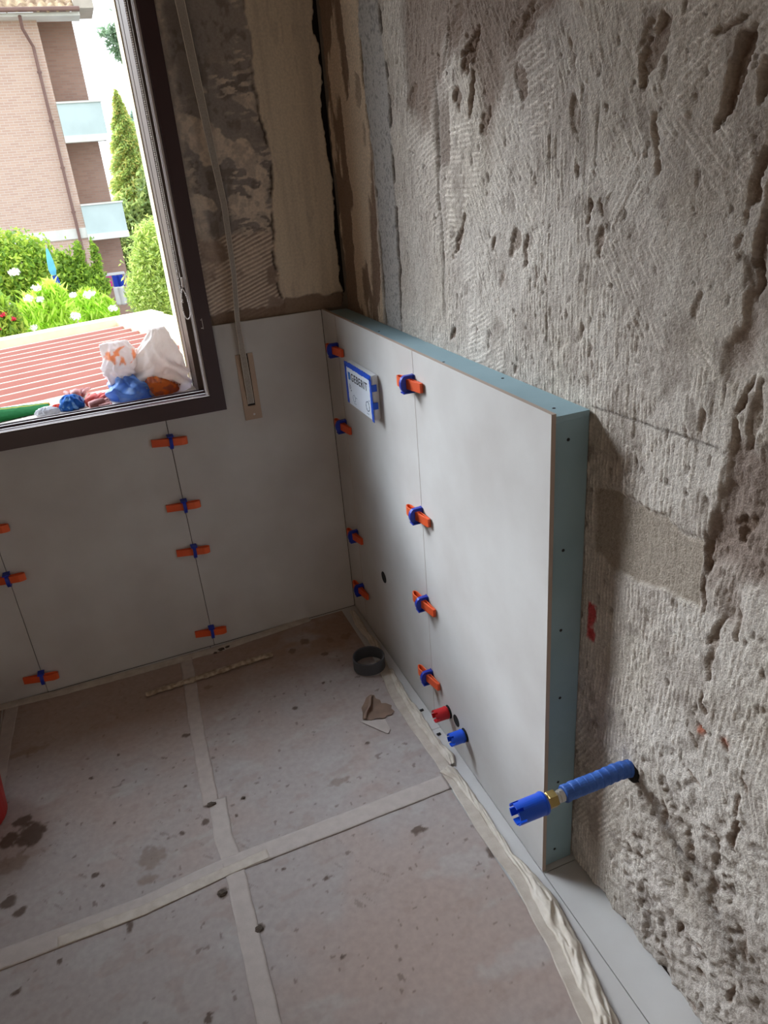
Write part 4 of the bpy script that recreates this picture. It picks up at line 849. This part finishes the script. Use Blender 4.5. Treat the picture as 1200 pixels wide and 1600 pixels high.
# apartment building opposite
YF=24.0; YR=25.4
def P(px,py,Y=YF): return at(px,py,Y)
xc=P(88,163).x; zE=P(60,25).z
bt=thing('apartment_building','pinkish brick apartment building with white balconies opposite the window','building',(0,0,0))
box('brick_wall',-16,xc,YF,YF+9,GZ,zE,M['brick'],bt)
xr=P(140,160,YR).x
box('recessed_wall',xc,xr,YR,YF+9,GZ,zE+.6,M['brick_shade'],bt)['label']='recessed brick wall behind the balconies, shade painted into its colour'
zb=P(137,370).z; box('white_band',-16.05,xc+.03,YF-.05,YF+.2,zb-.02,zb+.28,M['render'],bt)
def balcony(p_top,p_bot,p_r):
    x1=P(*p_r).x; zt_=P(*p_top).z; zb_=P(*p_bot).z
    o=bpy.data.objects.new('balcony',None); C.objects.link(o); o.parent=bt
    box('parapet_panel',xc+.0,x1,YF-.08,YF-.0,zb_,zt_,M['balc'],o); box('parapet_panel',x1-.08,x1,YF,YR,zb_,zt_,M['balc'],o)
    box('slab',xc,x1-.01,YF,YR,zb_-.0,zb_+.2,M['render'],o); box('lower_edge',xc-.0,x1+.02,YF-.10,YF-.0805,zb_-.05,zb_+.14,M['render'],o)
    box('handrail',xc,x1+.03,YF-.12,YF+.05,zt_+.002,zt_+.05,M['render'],o)
balcony((88,163),(100,221),(158,163)); balcony((127,322),(133,374),(191,320))
x1=P(124,22).x
zg0,zg1,zs0=at(60,18,YF-.65).z,at(60,11,YF-.65).z,at(60,25,YF-.55).z
box('gutter',-16.3,x1,YF-.75,YF-.55,zg0,zg1,M['pipe'],bt,bev=.03); box('soffit',-16.2,x1-.02,YF-.55,YF+.3,zs0,zg0,M['render'],bt)
box('upper_eave',P(116,20).x,P(147,20).x,YF-.3,YF+1.3,zE+.12,zE+1.4,M['eave'],bt)['label']='tall beige eave over the recess'
def roof_tiles():
    xs=np.arange(-16.3,x1-.1,.05); ys=np.arange(0,3.6,.06); X,Yy=np.meshgrid(xs,ys,indexing='ij')
    Z=zg1-.10+Yy*.42+.10*np.abs(np.sin(X*PI/.26))-.08*((Yy/.36)%1); V=np.stack([X,YF-.72+Yy,Z],-1).reshape(-1,3)
    o=pobj('roof_tiles',V,gridfaces(len(xs),len(ys)),M['rooftile'],bt); md=o.modifiers.new('t','SOLIDIFY'); md.thickness=.05; md.offset=-1
roof_tiles()
a=P(32,28); b=P(122,390)
for dx in (0,):
    bm=bmesh.new(); q=P(38,45); tube(bm,[(P(30,22).x,YF-.6,zs0),(P(34,40).x,YF-.35,zs0-.25),(q.x+.12,YF-.12,zE-.75),(q.x+.12,YF-.12,GZ+.1)],.045,10)
    for k in range(7): lathe(bm,[(.065,0),(.065,.05)],10,'z',(q.x+.12,YF-.12,zE-1.4-k*1.25))
    obj('downpipe',bm,M['pipe'],bt)
# foliage
def leaves(name,blobs,n,size,cols,parent=None,label=None,seed=0,shape='leaf',droop=0,stretch=2.0,shell=.55,vert=0):
    r=np.random.default_rng(seed); B=np.array(blobs,dtype=float); vol=B[:,3]*B[:,4]*B[:,5]; pr=vol**.8; pr/=pr.sum()
    k=r.choice(len(B),n,p=pr); d=r.normal(size=(n,3)); d/=np.linalg.norm(d,axis=1)[:,None]; rad=shell+(1-shell)*r.random(n)**.6; rad*=1+.26*r.normal(size=n)*.6
    c=B[k,:3]+d*rad[:,None]*B[k,3:6]
    u=r.normal(size=(n,3)); u[:,2]=u[:,2]*(1-vert)+vert*2.2-droop; u/=np.linalg.norm(u,axis=1)[:,None]; v=np.cross(u,r.normal(size=(n,3))); v/=np.linalg.norm(v,axis=1)[:,None]
    s=size*(.6+.8*r.random(n))[:,None]; a=c-u*s*stretch*.5; b=c+u*s*stretch*.5; l=c+v*s*.42; q=c-v*s*.42
    V=np.stack([a,l,b,q],1).reshape(-1,3); F=np.arange(n*4).reshape(-1,4)
    cl=np.array([cc(*x) for x in cols]); ci=r.integers(0,len(cl),n); w=(1.0+.6*r.random(n))[:,None]; col=np.repeat(cl[ci]*w,4,axis=0)
    return pobj(name,V,F,M['leaf'],parent,cols=col)
def plant(name,label,cat,blobs,n,size,cols,seed,group=None,trunk=None,side=None,**kw):
    x=np.mean([b[0] for b in blobs]); y=np.mean([b[1] for b in blobs])
    t=thing(name,label,cat,(0,0,0),group=group); t.location=(x,y,GZ)
    bl=[(b[0]-x,b[1]-y,b[2]-GZ)+tuple(b[3:]) for b in blobs]
    o=leaves('foliage',bl,n,size,cols,t,seed=seed,**kw)
    bm=bmesh.new(); rr=random.Random(seed)
    if side:
        sx_,sz_=side.x-x,side.z-GZ; tube(bm,[(sx_,0,0),(sx_,0,sz_+1)],[.2,.1],8); bl_=[]
        for b in bl: tube(bm,[(sx_,0,b[2]+.1),(b[0]*.5+sx_*.5,b[1],b[2]+.12),(b[0],b[1],b[2])],[.05,.02,.006],6)
    for b in ([] if side else bl): tube(bm,[(b[0]*.1,b[1]*.1,0),(b[0]*.5+rr.uniform(-.1,.1),b[1]*.5,b[2]*.55),(b[0],b[1],b[2]+b[5]*.4)],[trunk or .06,(trunk or .06)*.7,.015],7)
    obj('stem',bm,M['bark'],t); return t
def bl(px,py,Y,rx,rz,ry=None):           # a blob seen at a pixel, radii in pixels of the photograph
    p=at(px,py,Y); k=(Y-CAM.y)/FPX*1.02; return (p.x,p.y,p.z,rx*k,(ry or rx)*k,rz*k)
G1=[(196,206,96),(164,188,70),(142,168,72),(120,150,64)]; G2=[(186,214,84),(160,196,60),(204,222,110)]; G3=[(134,150,88),(112,132,76),(156,168,98)]; G4=[(150,168,120),(176,190,136),(132,152,104)]
plant('garden_tree','leafy light green garden tree at the left edge of the window view','tree',[bl(25,420,16,42,45),bl(60,400,16,22,24),bl(-20,430,16,40,60),bl(30,460,16,34,30),bl(15,470,16,30,30)],16000,.060,G1,1,trunk=.08)
plant('garden_tree','leafy green tree with two tall shoots before the building','tree',[bl(110,440,18.6,22,36),bl(95,410,18.6,12,14),bl(124,400,18.6,7,20),bl(150,405,18.6,6,26),bl(135,450,18.6,26,28),bl(160,445,18.6,9,14),bl(88,460,18.6,20,26)],13000,.058,G1[1:],2,trunk=.05)
plant('oleander_bush','bright yellow-green spiky oleander bush in the middle of the garden','shrub',[bl(68,500,13.4,28,34,22),bl(85,480,13.4,20,30,18),bl(55,515,13.4,26,20),bl(98,505,13.4,16,20)],9000,.060,G2,3,stretch=4.5,vert=.6,trunk=.03)
plant('oleander_bush','bright oleander bush by the far end of the red roof','shrub',[bl(152,490,14.6,22,20),bl(138,480,14.6,14,20),bl(166,492,14.6,14,15)],6000,.056,G2,4,stretch=4.5,vert=.6,trunk=.03)
plant('oleander_bush','green oleander bush with pink flowers at the left edge','shrub',[bl(5,510,12.2,24,34,18),bl(-35,500,12.2,34,40,20)],7000,.060,G1,5,stretch=2.8,vert=.4,trunk=.03)
plant('feathery_shrub','pale feathery olive-green shrub beside the window frame','shrub',[bl(238,420,14.5,30,50),bl(245,455,14.5,36,36),bl(228,385,14.5,15,30),bl(250,390,14.5,30,40),bl(230,460,14.5,28,30),bl(275,440,14.5,40,60),bl(215,410,14.5,10,12)],22000,.036,[(196,206,116),(172,190,100),(150,170,96),(206,214,140)],6,stretch=3.0,vert=.3,trunk=.04)
def conifer(name,label,px,ptop,pbot,Y,wpx,n,cols,seed,size=.16):
    top=at(px,ptop,Y); bot=at(px,pbot,Y); k=(Y-CAM.y)/FPX; R_=wpx*k; Ht=top.z-GZ
    r=np.random.default_rng(seed); t_=r.random(n)**.62; a=r.random(n)*2*PI; lay=.55+.45*np.abs(np.sin(t_*28+a*2)); rad=R_*(t_**.8*1.0)*lay*(.55+.45*r.random(n))
    c=np.stack([rad*np.cos(a),rad*np.sin(a),Ht*(1-t_)-rad*.25],-1)
    out=np.stack([np.cos(a),np.sin(a),-.35+0*a],-1)+r.normal(size=(n,3))*.45; out/=np.linalg.norm(out,axis=1)[:,None]; v=np.cross(out,r.normal(size=(n,3))); v/=np.linalg.norm(v,axis=1)[:,None]
    s=size*(.6+.8*r.random(n))[:,None]; V=np.stack([c-out*s,c+v*s*.35,c+out*s,c-v*s*.35],1).reshape(-1,3)
    cl=np.array([cc(*x) for x in cols]); col=np.repeat(cl[r.integers(0,len(cl),n)]*(1.1+.6*r.random(n))[:,None],4,axis=0)
    t=thing(name,label,'tree',(top.x,Y,GZ)); pobj('foliage',V,np.arange(n*4).reshape(-1,4),M['leaf'],t,cols=col)
    bm=bmesh.new(); tube(bm,[(0,0,0),(0,0,Ht*.97)],[.2,.02],8); obj('trunk',bm,M['bark'],t)
conifer('conifer','tall yellow-green conifer beside the apartment building',180,140,480,52,58,34000,[(164,182,106),(184,192,116),(138,158,92),(184,174,104)],11,.14)
conifer('conifer','blue-grey cedar behind the yellow-green conifer',206,170,480,66,62,20000,[(164,186,172),(142,164,152),(130,152,132)],12,.13)
plant('dense_tree','dark green dense tree between cedar and pale shrub','tree',[bl(212,360,37,24,35),bl(225,390,37,40,45),bl(250,320,37,24,50),bl(205,420,37,24,30)],22000,.14,G3,13,trunk=.2)
plant('pine_tree','pine branch tip against the white sky at the top of the window','tree',[bl(185,50,20,10,9),bl(178,70,20,9,14),bl(166,50,20,10,5),bl(186,85,20,6,8),bl(215,50,20,30,22),bl(240,90,20,30,40)],3600,.055,[(140,160,130),(116,138,112)],14,stretch=4,trunk=.05,side=at(262,60,20))
# flowers
def flower(px,py,Y,rpx,col,label,cat,seed,group):
    p=at(px,py,Y); k=(Y-CAM.y)/FPX; R_=rpx*k; n=90; r=np.random.default_rng(seed); d=r.normal(size=(n,3)); d/=np.linalg.norm(d,axis=1)[:,None]; c=d*R_*(.2+.8*r.random(n))[:,None]*np.array((1.1,1,.75))
    u=np.cross(d,r.normal(size=(n,3))); u/=np.linalg.norm(u,axis=1)[:,None]; v=np.cross(d,u); s=R_*.24
    V=np.stack([c-u*s,c+v*s,c+u*s,c-v*s],1).reshape(-1,3); o=pobj('oleander_flower',V,np.arange(n*4).reshape(-1,4),M['leaf'],cols=np.zeros((n*4,3),dtype=np.float32)+cc(*col)); o.location=p; tag(o,label,cat,group)
for i,(x,y,r_,w) in enumerate(((44,466,7,'lower left of the big pair'),(57,450,7,'upper right of the big pair'),(62,468,6,'just below the big pair'),(114,461,6,'between the tree and the spiky bush'),(140,460,9,'high on the bush by the red roof'),(177,482,7,'right end of the bush by the red roof'),(118,494,8,'low, near the red roof edge'),(22,425,8,'pale one in the leafy tree'),(53,512,6,'low over the roof at left'),(68,525,6,'touching the red roof edge'),(10,480,9,'left, above the pink flowers'))):
    flower(x,y,12.2,r_,(250,246,238),'white oleander flower cluster, '+w,'flower',30+i,'white oleander flower clusters')
for i,(x,y,r_,w) in enumerate(((4,492,6,'uppermost, at the left edge'),(20,498,5,'to the right'),(1,513,5,'lowest, at the left edge'))): flower(x,y,12.0,r_,(232,70,96),'pink oleander flower cluster, '+w,'flower',50+i,'pink oleander flower clusters')
# laundry and parasol by the building foot
M['pinkc']=mat('magenta_cloth',srgb(206,60,140),rough=.9); M['bluec']=mat('blue_cloth',srgb(30,60,170),rough=.9); M['whitec']=mat('grey_white_cloth',srgb(206,200,196),rough=.9); M['skyc']=mat('sky_blue_cloth',srgb(110,190,226),rough=.9)
def cloth(name,p0,p1,Y,m,label,seed):
    a=at(*p0,Y); b=at(*p1,Y); n,k=16,12; V=[]
    for i in range(n):
        for j in range(k):
            u,v=i/(n-1),j/(k-1); V.append((a.x+(b.x-a.x)*u,Y+.04*math.sin(u*12+seed)*(1-v*.3),a.z+(b.z-a.z)*v-.02*math.sin(u*PI)))
    o=pobj(name,V,gridfaces(n,k),m,smooth=True); md=o.modifiers.new('t','SOLIDIFY'); md.thickness=.015; return tag(o,label,'laundry')
YL=20.5
cloth('hanging_cloth',(163,432),(177,452),YL,M['pinkc'],'magenta cloth hanging on the drying rack by the building',1)
cloth('hanging_cloth',(175,430),(195,448),YL+.3,M['bluec'],'dark blue cloth hanging on the drying rack by the building',2)
cloth('hanging_cloth',(177,448),(200,474),YL-.2,M['whitec'],'large pale cloth hanging in front of the drying rack',3)
t=thing('drying_rack','thin metal drying rack at the foot of the apartment building','drying rack',(0,0,0)); a=at(160,442,YL); b=at(198,442,YL); bm=bmesh.new()
for dy in (-.3,-.15,0,.15,.3): tube(bm,[(a.x,YL+dy,a.z+.2),(b.x,YL+dy,a.z+.2)],.012,6)
obj('rail',bm,M['steel'],t); 
for x in (a.x,b.x):
    bm=bmesh.new(); tube(bm,[(x,YL-.3,a.z+.2),(x,YL+.3,GZ)],.015,6); tube(bm,[(x,YL+.3,a.z+.2),(x,YL-.3,GZ)],.015,6); obj('leg',bm,M['steel'],t)
t=thing('closed_parasol','closed sky blue parasol standing among the garden trees','parasol',(at(84,430,15).x,15,GZ)); za=at(89,383,15).z-GZ; zb2=at(80,430,15).z-GZ
bm=bmesh.new(); lathe(bm,[(.01,za),(.03,za-.1),(.06,zb2+.3),(.075,zb2+.1),(.05,zb2)],14,'z'); obj('canopy',bm,M['skyc'],t); bm=bmesh.new(); tube(bm,[(0,0,0),(0,0,za+.03)],.02,8); obj('pole',bm,M['steel'],t)
bm=bmesh.new(); lathe(bm,[(.07,zb2-.02),(.09,zb2-.2),(.06,zb2-.3)],12,'z'); obj('cover_bag',bm,M['bluec'],t)
